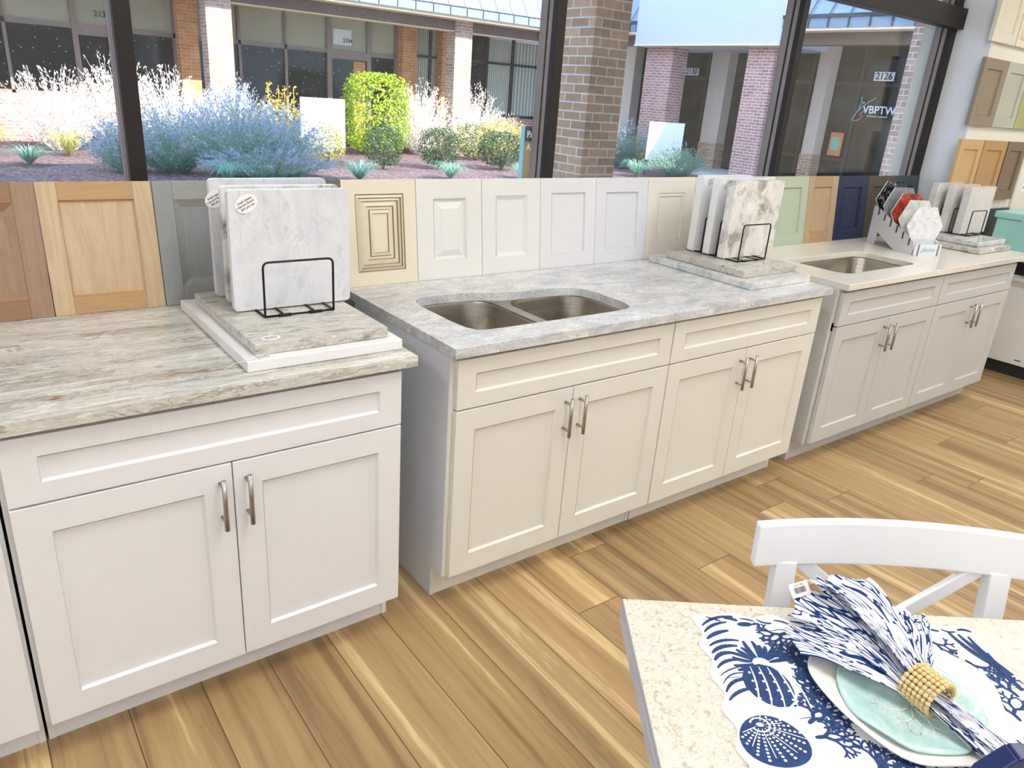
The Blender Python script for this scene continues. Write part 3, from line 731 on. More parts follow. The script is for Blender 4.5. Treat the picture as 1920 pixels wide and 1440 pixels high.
# second set, on the blue-grey worktop
board_flat(1.882, 2.300, .090, .660, .9065, .9355, 'granite_blue', 'blue-grey granite board at the bottom of the second stack')
board_flat(1.925, 2.300, .165, .600, .936, .966, 'granite_board', 'grey streaked board lying on the blue-grey board, under the second rack')
rack(2.045, 2.238, .294, .585, .9665, (.294, .415, .500, .578), .160, 'black wire rack holding the cloudy grey marble board by the ivory door')
board_up(2.030, .360, .970, 'marble_cloudy', 'cloudy grey and white marble board at the front of the second rack', .350, .332, .038, .004)
board_up(2.040, .453, .970, 'white_quartz', 'middle upright white board of the second rack, blue-white edge', .350, .332, .036, .004)
board_up(2.030, .535, .970, 'white_quartz', 'back upright white board of the second rack, nearest the window', .350, .333, .036, .004)
price_tag((2.083, .3585, 1.262), (0, 0, 0), 'oval tag on the cloudy grey marble board', SB, .056, .040, [(-.02, -.001, -.018), (-.022, -.002, -.04), (-.030, -.002, -.065), (-.034, -.001, -.085)], 40, size=.008)
price_tag((2.088, .4515, 1.275), (0, 0, 0), 'oval tag on the middle board of the second rack', SB, .052, .038, None, 50, size=.008)
price_tag((2.085, .5335, 1.280), (0, 0, 0), 'oval tag on the back board of the second rack', SB, .050, .040, None, 10, size=.008)
# third set, on the quartz worktop
board_flat(4.045, 4.468, .110, .560, .9085, .9370, 'granite_board', 'grey patterned stone board at the bottom of the far right stack')
board_flat(4.100, 4.470, .150, .540, .9385, .967, 'granite_blue', 'speckled blue-white board, second of the far right stack')
b = MB(); b.box(4.06, 4.45, .125, .55, .9062, .9085); tag(b.build('rubber_mat', 'black_wire'), 'thin black mat under the far right stack of boards', 'mat')
rack(4.255, 4.455, .293, .56, .9675, (.293, .40, .475, .552), .150, 'black wire rack holding three speckled grey boards')
board_up(4.285, .345, .971, 'speckled', 'front speckled grey quartz board in the far right rack', .345, .280, .042, .003)
board_up(4.245, .425, .971, 'speckled', 'middle speckled grey quartz board in the far right rack', .345, .282, .038, .003)
board_up(4.190, .500, .971, 'speckled', 'back speckled grey quartz board in the far right rack', .340, .284, .036, .003)

# ------------------------------------------------------------------ hexagon tile display
hx = thing('tile_display_rack', 'white stepped display rack holding five hexagon tiles', 'display rack', (3.55, .265, .9065), (0, 0, -math.atan2(.372, .928)))
for sx in (0.0, .162):
    b = MB(); b.prism([(0, 0), (.0, .070), (.045, .092), (.34, .215), (.36, .215), (.36, 0), (.30, 0), (.295, .075), (.135, 0)], sx, sx+.006, fn=lambda a, c, d: (d, a, c)); b.build('side_panel', 'rack_white', hx)
b = MB()
for k in range(6):
    b.box(.006, .162, .028+.056*k, .034+.056*k, .02+.015*k, .085+.022*k)
b.build('divider', 'rack_white', hx)
for k in range(6):
    b = MB(); b.box(-.004, .0, .030+.056*k, .036+.056*k, .048+.024*k, .088+.024*k); b.build('peg', 'peg', hx)
b = MB(); b.box(-.004, .172, -.022, -.016, .0, .064); b.build('sign_plate', 'rack_white', hx)
for sx in (.016, .148): MB().box(sx, sx+.009, -.024, -.0162, .0, .062).build('sign_post', 'frame_taupe', hx)
text_mesh('writing', 'glazzio', .034, 'ink_teal', hx, Matrix.Translation((.084, -.0225, .034)) @ FRONT, .0003, shear=.3)
hexes = [('hex_white', 'white crackled marble hexagon tile at the front of the rack'), ('hex_pale', 'pale green-grey marble hexagon tile, second from the front'), ('hex_red', 'rust red marble hexagon tile in the middle of the rack'), ('hex_gray', 'grey marble hexagon tile, fourth from the front'), ('hex_black', 'black marble hexagon tile at the back of the rack')]
hm = hx.rotation_euler.to_matrix()
for k, (m, lb) in enumerate(hexes):
    b = MB(); b.prism([(.121*math.cos(R(60*i)), .121*math.sin(R(60*i))) for i in range(6)], 0, .009, m, fn=lambda a, c, d: (a, d, c), side_mat='rack_white')
    o = b.build('hexagon_tile', m, bevel=.001, seg=1)
    o.location = Vector((3.55, .265, .9065)) + hm @ Vector((.090, .044+.070*k, .150+.026*k)); o.rotation_euler = (R(-6), 0, hx.rotation_euler.z)
    tag(o, lb, 'tile', 'hexagon tiles in the display rack')

# ------------------------------------------------------------------ appliance, aqua bin, wall card at the far right
t = thing('range_oven', 'white oven front beyond the grey cabinets at the right picture edge', 'oven', (5.30, .0, 0))
MB().box(-.28, .34, -.55, .30, .10, .80).build('body', 'appliance', t, bevel=.006)
MB().box(-.24, .30, -.50, .26, 0, .10).build('plinth', 'charcoal', t)
b = MB(); b.prism([(-.55, .10), (.275, .10), (.297, .155), (.297, .665), (-.55, .665)], -.31, -.285, fn=lambda a, c, d: (d, a, c)); b.build('door', 'appliance', t, bevel=.003)
MB().box(-.30, -.278, -.55, .30, .69, .775).build('control_panel', 'black_gloss', t)
MB().tube([(-.335, -.5, .655), (-.335, .25, .655)], .009, 10).build('handle', 'appliance', t)
MB().box(-.29, .34, -.55, .30, .80, .812).build('hob', 'black_gloss', t)
MB().box(-.3115, -.310, .02, .06, .13, .137).build('badge', 'charcoal', t)
t = thing('storage_bin', 'aqua storage bin with a lid standing on the oven', 'bin', (5.28, -.02, .8125))
MB().box(-.25, .20, -.30, .46, 0, .22).build('tub', 'teal_box', t, bevel=.008)
MB().box(-.265, .215, -.315, .475, .22, .262).build('lid', 'teal_box', t, bevel=.006)
MB().tube([(-.268, .28, .25), (-.262, .33, .15), (-.256, .36, .05)], .0025, 6).build('cord', 'string', t)
t = thing('wall_card', 'white card with rows of small dark squares at the right edge of the cream wall', 'card', (5.62, .560, 1.17))
MB().box(0, .30, -.006, 0, 0, .20).build('card', 'tag_paper', t)
b = MB()
for i in range(6):
    for j in range(4): b.box(.02+.045*i, .034+.045*i, -.0075, -.006, .03+.04*j, .044+.04*j)
b.build('square', 'ink', t)

# ------------------------------------------------------------------ dining table, place setting
TA = R(-36.3); K = Vector((.175, -.9305, 0))
TM = Matrix.Translation(K) @ Matrix.Rotation(TA, 4, 'Z')
def tloc(x, y, z): return TM @ Vector((x, y, z))
tb = thing('dining_table', 'cream fossil-patterned stone top dining table at the lower right', 'table', tuple(tloc(.75, -.45, 0)), (0, 0, TA))
b = MB(); b.prism([(-.75, -.45), (.75, -.45), (.75, .45), (-.75, .45)], .722, .75, 'table_stone', side_mat='table_edge'); b.build('tabletop', 'table_stone', tb, bevel=.002)
b = MB(); b.box(-.7495, .7495, -.4495, .4495, .700, .722); b.build('top_edge', 'table_edge', tb)
MB().box(-.66, .66, -.37, .37, .63, .700).build('apron', 'chair_white', tb)
for sx in (-.63, .63):
    for sy in (-.34, .34): MB().box(sx-.035, sx+.035, sy-.035, sy+.035, 0, .700).build('leg', 'chair_white', tb, bevel=.004)

# placemat outline in table coordinates (x right, y towards the chair)
def mat_outline():
    x0, x1, y0, y1 = .118, .622, -.392, -.034; out = []
    N = 140; per = []
    base = rrect(x0, x1, y0, y1, .030, 6)[::-1]
    P = [Vector(p) for p in base]+[Vector(base[0])]
    L = [0]
    for a, c in zip(P, P[1:]): L.append(L[-1]+(c-a).length)
    cen = Vector(((x0+x1)/2, (y0+y1)/2)); waves = 24
    for i in range(N):
        s = L[-1]*i/N; k = max(j for j in range(len(L)-1) if L[j] <= s)
        f = (s-L[k])/(L[k+1]-L[k]+1e-9); p = P[k].lerp(P[k+1], f)
        nx = -1 if p.x < x0+.03 else (1 if p.x > x1-.03 else 0); ny = -1 if p.y < y0+.03 else (1 if p.y > y1-.03 else 0)
        n = Vector((nx, ny)); n = n.normalized() if n.length else Vector((0, 0))
        p = p+n*(.0065*math.sin(2*PI*waves*i/N))
        out.append((p.x, p.y))
    return out
OL = mat_outline()
pm = thing('placemat', 'scalloped white quilted placemat with navy sea-life print', 'placemat', tuple(tloc(.37, -.21, .7502)), (0, 0, TA))
b = MB(); b.prism([(x-.37, y+.21) for x, y in OL], 0, .003); b.build('cloth', 'cloth_white', pm)
def inside(x, y):
    c = False; j = len(OL)-1
    for i in range(len(OL)):
        if (OL[i][1] > y) != (OL[j][1] > y) and x < (OL[j][0]-OL[i][0])*(y-OL[i][1])/(OL[j][1]-OL[i][1])+OL[i][0]: c = not c
        j = i
    return c
class Print:
    def __init__(s): s.b = MB(); s.z = .00315
    def stroke(s, pts, w, z=None, mat='navy_cloth'):
        s.z += 2e-7; z = z or s.z; P = [Vector(p) for p in pts]; n = len(P)
        for i in range(n-1):
            a, c = P[i], P[i+1]; d = c-a
            if d.length < 1e-6: continue
            if not (inside(*a) and inside(*c)): continue
            d.normalize(); q = Vector((-d.y, d.x))
            wa = w*(.35+.65*math.sin(PI*min(1, (i+.3)/n))) ; wc = w*(.35+.65*math.sin(PI*min(1, (i+1.3)/n)))
            s.z += 1e-7; z += 1e-7
            s.b.quad([(a.x-q.x*wa/2-.37, a.y-q.y*wa/2+.21, z), (a.x+q.x*wa/2-.37, a.y+q.y*wa/2+.21, z), (c.x+q.x*wc/2-.37, c.y+q.y*wc/2+.21, z), (c.x-q.x*wc/2-.37, c.y-q.y*wc/2+.21, z)], mat)
    def blob(s, cx, cy, rx, ry, a=0, z=None, mat='navy_cloth', n=14, wob=0):
        s.z += 2e-7; z = z or s.z; pts = []
        for i in range(n):
            t = 2*PI*i/n; k = 1+wob*math.sin(3*t+cx*90); x, y = rx*k*math.cos(t), ry*k*math.sin(t)
            X, Y = cx+x*math.cos(a)-y*math.sin(a), cy+x*math.sin(a)+y*math.cos(a)
            if not inside(X, Y): return
            pts.append((X-.37, Y+.21, z))
        s.b.quad(pts, mat)
    def done(s): return s.b.build('print', 'navy_cloth', pm, recalc=False)
rnd = random.Random(5); pr = Print()
def curve(a, bb, sag, n=7): 
    a, bb = Vector(a), Vector(bb); d = bb-a; q = Vector((-d.y, d.x)); return [tuple(a+d*t+q*sag*4*t*(1-t)) for t in [i/n for i in range(n+1)]]
# spotted anemone: dark barrel with pale ribs, crown of petals
ax_, ay_ = .200, -.158
pr.blob(ax_, ay_-.042, .038, .046, .2, wob=.03)
for k in range(5):
    x = ax_-.026+.014*k
    pr.stroke(curve((x+.008, ay_-.004), (x-.004+.006*k, ay_-.088), .05), .003, .0040, 'cloth_white')
    for j in range(4): pr.blob(x+.003+.003*k, ay_-.018-.018*j, .0024, .0024, z=.0040, mat='cloth_white', n=8)
for k in range(13):
    a = R(205-16*k+rnd.uniform(-4, 4)); L = rnd.uniform(.040, .052)
    pr.stroke(curve((ax_+.004+.014*math.cos(a), ay_+.006+.012*math.sin(a)), (ax_+.004+L*math.cos(a), ay_+.008+L*math.sin(a)), rnd.uniform(-.1, .1)), .0085)
# sea urchin: dark dome with white dots and seams
ux, uy = .172, -.310
pr.blob(ux, uy, .050, .046, 0, n=28, wob=.03)
pr.blob(ux-.012, uy+.028, .006, .004, z=.0042, mat='cloth_white')
for k in range(10):
    a = R(-150+32*k)
    pr.stroke([(ux-.012+r*math.cos(a), uy+.028+r*math.sin(a)*.9) for r in (.008, .02, .035, .05, .065) if ((ux-.012+r*math.cos(a)-ux)/.049)**2+((uy+.028+r*math.sin(a)*.9-uy)/.046)**2 < 1], .0016, .0040, 'cloth_white')
    for q in (-.12, .12):
        for r in [.014+.007*i for i in range(9)]:
            x, y = ux-.012+r*math.cos(a+.28+q), uy+.028+r*math.sin(a+.28+q)*.9
            if ((x-ux)/.047)**2+((y-uy)/.043)**2 < 1: pr.blob(x, y, .0018+.012*r, .0016+.010*r, z=.0040, mat='cloth_white', n=7)
# striped fronds from the left scallops
for k in range(11):
    y = -.055-.017*k
    pr.stroke(curve((.128, y-.012), (.128+rnd.uniform(.035, .062), y+rnd.uniform(.004, .018)), rnd.uniform(.08, .2)), rnd.choice((.003, .007, .009)))
# fish
pr.blob(.205, -.058, .014, .006, .1); pr.stroke([(.218, -.058), (.226, -.054), (.232, -.058)], .007)
# thin ripple lines
for k in range(46):
    x, y = rnd.uniform(.13, .60), rnd.choice((rnd.uniform(-.27, -.235), rnd.uniform(-.385, -.05)))
    if (x-ax_)**2+(y-ay_+.02)**2 < .004 or (x-ux)**2+(y-uy)**2 < .0045: continue
    n = rnd.randint(3, 7); pr.stroke([(x+.009*i, y+rnd.uniform(-.002, .002)+.001*i) for i in range(n)], rnd.uniform(.0012, .0026))
# branching coral
def coral(x, y, a, L, w, d):
    if d == 0 or not inside(x, y): return
    x2, y2 = x+L*math.cos(a), y+L*math.sin(a)
    if (x2-ax_)**2+(y2-ay_+.04)**2 < .0022 or (x2-ux)**2+(y2-uy)**2 < .0032: return
    pr.stroke([(x, y), ((x+x2)/2+rnd.uniform(-.001, .001), (y+y2)/2), (x2, y2)], w)
    pr.blob(x2, y2, w*.6, w*.5, a)
    for s_ in (-1, 1): coral(x2, y2, a+s_*rnd.uniform(.3, .9), L*rnd.uniform(.75, .95), w*.86, d-1)
for (x, y, a) in ((.262, -.235, 100), (.30, -.25, 80), (.235, -.30, 10), (.28, -.06, -60), (.30, -.36, 60), (.262, -.16, 70), (.57, -.25, 100), (.60, -.20, 110), (.52, -.06, -80), (.56, -.12, -60), (.55, -.34, 60), (.25, -.245, -20), (.245, -.13, -20), (.25, -.175, 0), (.275, -.075, 200), (.29, -.20, 80), (.27, -.26, 90), (.235, -.275, 40), (.48, -.38, 120), (.36, -.385, 100), (.275, -.10, -100), (.30, -.10, -40), (.26, -.20, 30)):
    coral(x, y, R(a), .0145, .0075, 6)
# big kelp blades, right and lower part, and along the chair side
for (x, y, a, L) in ((.585, -.055, -70, .09), (.60, -.06, -75, .11), (.57, -.05, -65, .10), (.61, -.10, -85, .10), (.32, -.375, 95, .05), (.34, -.38, 80, .06), (.38, -.385, 110, .05), (.42, -.38, 95, .04), (.59, -.30, -100, .06), (.605, -.27, -95, .07)):
    pr.stroke(curve((x, y), (x+L*math.cos(R(a)), y+L*math.sin(R(a))), rnd.uniform(-.08, .08)), .010)
for k in range(16):
    x = .14+.03*k; pr.stroke(curve((x, -.044), (x+.024, -.048+rnd.uniform(-.006, .002)), rnd.uniform(-.2, .2), 4), rnd.uniform(.003, .008))
pr.done()

def plate(name, label, cx, cy, z, r, mat, seed, depth, rim):
    rr = random.Random(seed); ph = [rr.uniform(0, 6.28) for _ in range(4)]
    def wob(a, rad, zz):
        k = (rad/r)**2; return (1+k*(.022*math.sin(3*a+ph[0])+.014*math.sin(5*a+ph[1])+.008*math.sin(9*a+ph[2])), k*.0035*math.sin(4*a+ph[3])+k*.0015*math.sin(7*a))
    b = MB(); b.lathe([(0, .0045), (r*.30, .0045), (r*.55, .005), (r*.68, .008), (r*.85, depth*.75), (r*.97, depth), (r, depth-.001), (r*.985, depth-.004), (r*.84, depth*.5), (r*.62, .002), (r*.55, 0.0), (0, 0)], 72, wob=wob)
    o = b.build(name, mat); o.location = tloc(cx, cy, z); o.rotation_euler = (0, 0, TA)
    return tag(o, label, 'plate')
plate('dinner_plate', 'large white irregular-edged plate on the placemat', .412, -.213, .7540, .143, 'plate_white', 2, .016, 0)
pl2 = plate('salad_plate', 'smaller pale aqua plate with a white coral relief, on the white plate', .402, -.232, .7590, .106, 'plate_aqua', 9, .014, 0)
b = MB(); rnd = random.Random(11)
def relief(x, y, a, L, w, d):
    if d == 0 or x*x+y*y > .075**2: return
    x2, y2 = x+L*math.cos(a), y+L*math.sin(a)
    h = lambda X, Y: .0052+max(0, (math.hypot(X, Y)-.055))*.12
    b.tube([(x, y, h(x, y)), (x2, y2, h(x2, y2))], w, 5)
    for s_ in (-1, 1): relief(x2, y2, a+s_*rnd.uniform(.35, .8), L*.82, w*.8, d-1)
for a0 in (205, 250, 300, 20, 60): relief(.0, -.01, R(a0), .022, .0016, 4)
b.build('coral_relief', 'plate_white', pl2)

# napkin: pleated fan gathered through the ring, tail running to the lower right
def print_cloth():
    t = NT('navy_print_cotton')
    tc = t.node('ShaderNodeTexCoord'); mp = t.node('ShaderNodeMapping'); mp.inputs['Scale'].default_value = (3.2, 1.0, 1)
    oi = t.node('ShaderNodeObjectInfo'); ad0 = t.node('ShaderNodeVectorMath', operation='ADD'); t.link(tc.outputs['UV'], ad0.inputs[0]); t.link(t.math('MULTIPLY', oi.outputs['Random'], 9.0), ad0.inputs[1])
    t.link(ad0.outputs[0], mp.inputs[0])
    n1 = t.noise(mp.outputs[0], 1.3, 1, .4, .8)
    fr = t.math('ABSOLUTE', t.math('SUBTRACT', t.math('FRACT', t.math('MULTIPLY', n1, 9.0)), .5))
    stripes = t.math('LESS_THAN', fr, .17)
    mp2 = t.node('ShaderNodeMapping'); mp2.inputs['Scale'].default_value = (1.6, 2.0, 1); t.link(ad0.outputs[0], mp2.inputs[0])
    big = t.noise(mp2.outputs[0], 1.3, 2)
    vo = t.node('ShaderNodeTexVoronoi', i_Scale=4.5, feature='DISTANCE_TO_EDGE'); t.link(mp.outputs[0], vo.inputs['Vector'])
    lace = t.math('LESS_THAN', vo.outputs['Distance'], .10)
    zone = t.math('GREATER_THAN', big, .55)
    blank = t.math('LESS_THAN', big, .40)
    k = t.math('ADD', t.math('MULTIPLY', zone, lace), t.math('MULTIPLY', t.math('SUBTRACT', 1.0, zone), stripes))
    k = t.math('MULTIPLY', k, t.math('SUBTRACT', 1.0, blank))
    k = t.math('MINIMUM', k, 1.0)
    col = t.mix(k, lin((238, 239, 246)), lin((32, 60, 112)))
    return t.done(col, .9, spec=.2)
M['print_cloth'] = print_cloth()
nap = thing('napkin', 'navy and white printed napkin fanned out through the beaded ring', 'napkin', tuple(tloc(.412, -.235, .765)), (0, 0, TA))
def sheet(name, ang, l, w0, w1, z0, z1, pleats, amp, ph, curl=0, off=0, back=0, nu=60, nv=40, sag=.0, endwave=.012, power=.8):
    """u across the fold, v from the ring outwards; ang = direction in table plane"""
    c, s_ = math.cos(R(ang)), math.sin(R(ang))
    def fn(u, v):
        x = u*2-1; wd = w0+(w1-w0)*v**power
        ln = v*l*(1-.10*x*x)+endwave*math.sin(5*x+ph)*v*v
        side = x*wd*.5+off*v+curl*v*v
        th = pleats*PI*u+ph
        z = z0+(z1-z0)*v+sag*math.sin(PI*v)+amp*(.35+.65*v)*math.sin(th)+.004*v*math.sin(9*v+7*u)
        side += .25*amp*math.cos(th)*v
        return (ln*c-side*s_, ln*s_+side*c, z)
    b = MB(); b.grid(fn, nu, nv); return b.build(name, 'print_cloth', nap, thick=.0012)
# the fan side points away from the ring to the upper left (towards the chair)
sheet('fold', 140, .195, .036, .085, .020, .022, 1.6, .008, .3, off=-.004, sag=.010)
sheet('fold', 116, .235, .036, .105, .026, .036, 1.3, .014, 1.2, off=.004, sag=.016)
sheet('fold', 99, .252, .032, .095, .034, .056, 1.1, .016, 2.6, off=.000, sag=.018)
sheet('fold', 108, .225, .026, .055, .040, .070, 1.0, .012, 4.0, off=.000, sag=.014)
sheet('fold', 74, .180, .028, .075, .028, .034, 1.1, .014, .8, off=-.004, sag=.018)
sheet('tail', -62, .205, .032, .070, .022, .006, 1.6, .009, .5, off=.004, sag=.006)
sheet('tail', -58, .200, .028, .048, .032, .016, 1.2, .008, 1.9, off=-.006, sag=.006)
sheet('tail', -66, .195, .026, .045, .018, .004, 1.2, .006, 3.1, off=.012, sag=.004)
# barcode ticket on the napkin
tk = thing('barcode_ticket', 'small white barcode ticket on the far corner of the napkin', 'tag', tuple(tloc(.300, -.030, .812)), (R(48), R(-2), TA+R(24)))
MB().box(-.021, .021, -.012, .012, 0, .0006).build('paper', 'tag_paper', tk)
b = MB(); rnd = random.Random(3); x = -.013
while x < .013:
    wv = rnd.choice((.0004, .0007, .0012)); b.box(x, x+wv, -.006, .004, .0006, .0008); x += wv+rnd.choice((.0005, .0009))
b.build('barcode', 'ink', tk)
text_mesh('writing', '543-9 1001', .0045, 'ink', tk, Matrix.Translation((0, .0075, .0007)), .0001)
# beaded ring round the gather
rg = thing('napkin_ring', 'ring of natural wooden beads round the napkin', 'napkin ring', tuple(tloc(.418, -.240, .7725)), (0, 0, TA+R(-64)))
b = MB(); nb = 21
for j in range(7):
    xo = (j-3)*.0074
    for i in range(nb):
        a = 2*PI*(i+.5*(j % 2)*0)/nb
        b.sphere((xo, .030*math.cos(a), .0235+.0255*math.sin(a)), .0041, seg=8)
b.build('beads', 'bead', rg)
b = MB(); b.tube([(-.022, .0265*math.cos(2*PI*i/24), .0225+.0215*math.sin(2*PI*i/24)) for i in range(24)], .001, 5, closed=True); b.tube([(.022, .0265*math.cos(2*PI*i/24), .0225+.0215*math.sin(2*PI*i/24)) for i in range(24)], .001, 5, closed=True); b.build('thread', 'bead', rg)

# navy angular handle at the picture corner
nv = thing('navy_basket', 'navy blue angular handle standing at the lower right corner of the placemat', 'basket', tuple(tloc(.482, -.402, .7535)), (0, 0, TA))
b = MB(); pts = [(-.078, 0, .0), (-.078, 0, .055), (-.050, 0, .088), (.05, 0, .088), (.078, 0, .055), (.078, 0, 0)]
for (x0, _, z0), (x1, _, z1) in zip(pts, pts[1:]):
    d = Vector((x1-x0, 0, z1-z0)); n = Vector((-d.z, 0, d.x)).normalized()*.011
    p = [Vector((x0, 0, z0))-n-d.normalized()*.004, Vector((x1, 0, z1))-n+d.normalized()*.004, Vector((x1, 0, z1))+n+d.normalized()*.004, Vector((x0, 0, z0))+n-d.normalized()*.004]
    lo = [b.bm.verts.new((q.x, -.014, q.z)) for q in p]; hi = [b.bm.verts.new((q.x, .014, q.z)) for q in p]
    b.bm.faces.new(lo[::-1]); b.bm.faces.new(hi)
    for i in range(4): b.bm.faces.new((lo[i], lo[(i+1) % 4], hi[(i+1) % 4], hi[i]))
b.build('handle', 'navy_object', nv, bevel=.003)

# ------------------------------------------------------------------ X-back chair
ch = thing('dining_chair', 'white cross-back dining chair pushed up to the stone table', 'chair', tuple(tloc(.520, -.12, 0)), (0, 0, TA))
def cy(x, z): return .170+.02*(z-.46)/.44*1.0-.055*(x/.27)**2+.030          # curved back, local y of the back plane
b = MB(); N = 24; rows = []
for i in range(N+1):
    x = -.272+.544*i/N; crown = .003*(1-(x/.272)**2)
    zb, zt = .7935, .879+crown
    y0 = .214-.028*(x/.272)**2
    rows.append([b.bm.verts.new(p) for p in ((x, y0-.011, zb), (x, y0-.004, zt), (x, y0+.020, zt-.002), (x, y0+.014, zb))])
for A, B in zip(rows, rows[1:]):
    for j in range(4): b.bm.faces.new((A[j], A[(j+1) % 4], B[(j+1) % 4], B[j])).smooth = False
b.bm.faces.new(rows[0]); b.bm.faces.new(rows[-1][::-1])
b.build('top_rail', 'chair_white', ch, bevel=.004)
def beam(pts, w, d, name, parent, mat='chair_white', bev=.003):
    b = MB(); P = [Vector(p) for p in pts]; R_ = []
    for i, p in enumerate(P):
        t = (P[min(i+1, len(P)-1)]-P[max(i-1, 0)]).normalized()
        yv = Vector((0, 1, 0)); yv = (yv-t*yv.dot(t)).normalized(); xv = t.cross(yv)
        R_.append([b.bm.verts.new(p+xv*sx*w/2+yv*sy*d/2) for sx, sy in ((-1, -1), (1, -1), (1, 1), (-1, 1))])
    for A, B in zip(R_, R_[1:]):
        for j in range(4): b.bm.faces.new((A[j], A[(j+1) % 4], B[(j+1) % 4], B[j]))
    b.bm.faces.new(R_[0][::-1]); b.bm.faces.new(R_[-1]); return b.build(name, mat, parent, bevel=bev)
for s_ in (-1, 1):
    beam([(s_*.212, .175, 0), (s_*.210, .150, .44), (s_*.208, .170, .62), (s_*.206, .200, .80)], .040, .030, 'back_leg', ch)
    beam([(s_*.205, -.235, 0), (s_*.205, -.225, .435)], .038, .038, 'front_leg', ch)
    beam([(s_*.175, .208, .797), (s_*.11, .202, .745), (s_*-.02, .188, .65), (s_*-.14, .172, .53), (s_*-.19, .160, .475)], .030, .014, 'back_cross', ch)
    beam([(s_*.205, -.22, .22), (s_*.208, .16, .22)], .022, .018, 'side_stretcher', ch)
beam([(-.21, .155, .475), (.21, .155, .475)], .03, .02, 'lower_rail', ch)
beam([(-.205, -.03, .22), (.205, -.03, .22)], .022, .018, 'cross_stretcher', ch)
b = MB(); b.prism([(-.215, -.25), (.215, -.25), (.228, -.20), (.225, 0), (.21, .135), (-.21, .135), (-.225, 0), (-.228, -.20)], .435, .462); b.build('seat', 'chair_white', ch, bevel=.006)

# ------------------------------------------------------------------ outdoors: ground, our own arcade
struct(MB().box(-14, 30, .98, 3.7, -.1, -.01).build('paving_near', 'concrete'))
struct(MB().box(-14, 30, 3.7, 18, -.12, -.0).build('mulch_bed', 'mulch'))
struct(MB().box(14.6, 30, 2.0, 18, -.1, .04).build('paving_far', 'concrete'))
up = MB(); up.box(-14, 9.5, .85, 3.32, 3.3, 3.5); struct(up.build('arcade_roof', 'soffit'))
up = MB(); up.box(-14, 9.4, 2.95, 3.32, 2.95, 3.3); struct(up.build('arcade_beam', 'beam_brown'))
up = MB(); up.box(-14, 9.5, -4.4, .98, 3.12, 9.6); struct(up.build('shade_block', 'stucco'))  # unseen block added above the showroom to shade the near garden
for (x, lb) in ((-1.275, 'brown brick pier of the near arcade left of the view'), (3.475, 'large brown brick pier standing close outside the window'), (8.83, 'brick pier outside the right-hand window pane')):
    o = MB().box(-.1825, .1825 if x < 8 else .36, 0, .355, -.01, 2.95).build('brick_pier', 'brick_brown' if x < 8 else 'brick_pale'); o.location = (x+.1825, 2.95, 0)
    if x > 0: tag(o, lb, 'pillar')
    else: o['kind'] = 'structure'

# poster board just outside the second pane
t = thing('sidewalk_sign', 'narrow tan and charcoal notice board partly hidden by the middle window frame', 'sign', (2.245, 2.0, -.01))
MB().box(-.10, .10, 0, .02, .25, 1.333).build('panel', 'poster_tan', t); MB().box(-.10, .10, -.004, 0, 1.333, 1.418).build('header', 'poster_dark', t)
MB().box(-.108, -.101, -.006, .026, 0, 1.418).build('edge', 'aqua_edge', t); MB().box(.101, .108, -.006, .026, 0, 1.418).build('edge', 'aqua_edge', t)
MB().box(-.10, .10, 0, .02, 0, .25).build('foot', 'poster_dark', t)
text_mesh('writing', 'PA', .050, 'letter_white', t, Matrix.Translation((-.085, -.0045, 1.372)) @ FRONT, .0005, 'LEFT', bold=.002)
text_mesh('writing', 'A', .050, 'letter_white', t, Matrix.Translation((-.080, -.0005, 1.300)) @ FRONT, .0005, 'LEFT', bold=.001)

# ------------------------------------------------------------------ the long shop building opposite
bd = thing('shop_building', 'long brick shop building with white metal mansard roof across the garden', 'building', (7, 17, 0))
def bp(name, mat, parent, *boxes, **kw):
    b = MB()
    for q in boxes: b.box(q[0]-7, q[1]-7, q[2]-17, q[3]-17, q[4], q[5], q[6] if len(q) > 6 else None)
    return b.build(name, mat, parent, **kw)
bp('back_wall', 'stucco', bd, (-14, 14.6, 17.6, 17.8, 0, 3.3))
bp('brick_wall', 'brick_pink', bd, (-14, 2.06, 16.9, 17.5, 0, .91))
bp('glass', 'dark_glass', bd, (-14, 4.0, 17.04, 17.06, 0, 2.24)); bp('glass', 'dark_glass', bd, (4.4, 9.4, 17.04, 17.06, 0, 2.24))
bp('transom_glass', 'room_olive', bd, (-14, 4.0, 17.04, 17.06, 2.24, 3.05)); bp('transom_glass', 'room_olive', bd, (4.4, 9.4, 17.04, 17.06, 2.24, 3.05))
fr = [(x-.03, x+.03, 16.97, 17.05, 0, 3.05) for x in (-.4, .86, 3.07, 5.37, 6.45)]
fr += [(2.02, 2.12, 16.96, 17.05, 0, 3.05), (7.48, 7.60, 16.96, 17.05, 0, 3.05), (8.55, 8.66, 16.96, 17.05, 0, 3.05), (9.33, 9.41, 16.97, 17.05, 0, 3.05), (3.94, 4.0, 16.97, 17.05, 0, 3.05)]
fr += [(-14, 4.0, 16.97, 17.05, 2.19, 2.28), (4.4, 9.4, 16.97, 17.05, 2.19, 2.28), (2.12, 3.05, 16.97, 17.05, 2.08, 2.19), (7.6, 8.55, 16.97, 17.05, 2.08, 2.19), (-14, 2.06, 16.97, 17.05, .91, .97)]
bp('window_frame', 'frame_taupe', bd, *fr)
bp('glazed_door', 'brick_orange', bd, (8.20, 8.52, 17.02, 17.035, .3, 2.05)); bp('interior_panel', 'board_white', bd, (7.66, 8.15, 17.02, 17.035, 2.4, 2.75))
bp('brick_pier', 'brick_orange', bd, (4.0, 4.40, 16.7, 17.3, 0, 3.1)); bp('brick_pier', 'brick_orange', bd, (9.41, 9.83, 16.7, 17.3, 0, 3.1)); bp('brick_pier', 'brick_orange', bd, (10.6, 11.05, 16.7, 17.3, 0, 3.1))
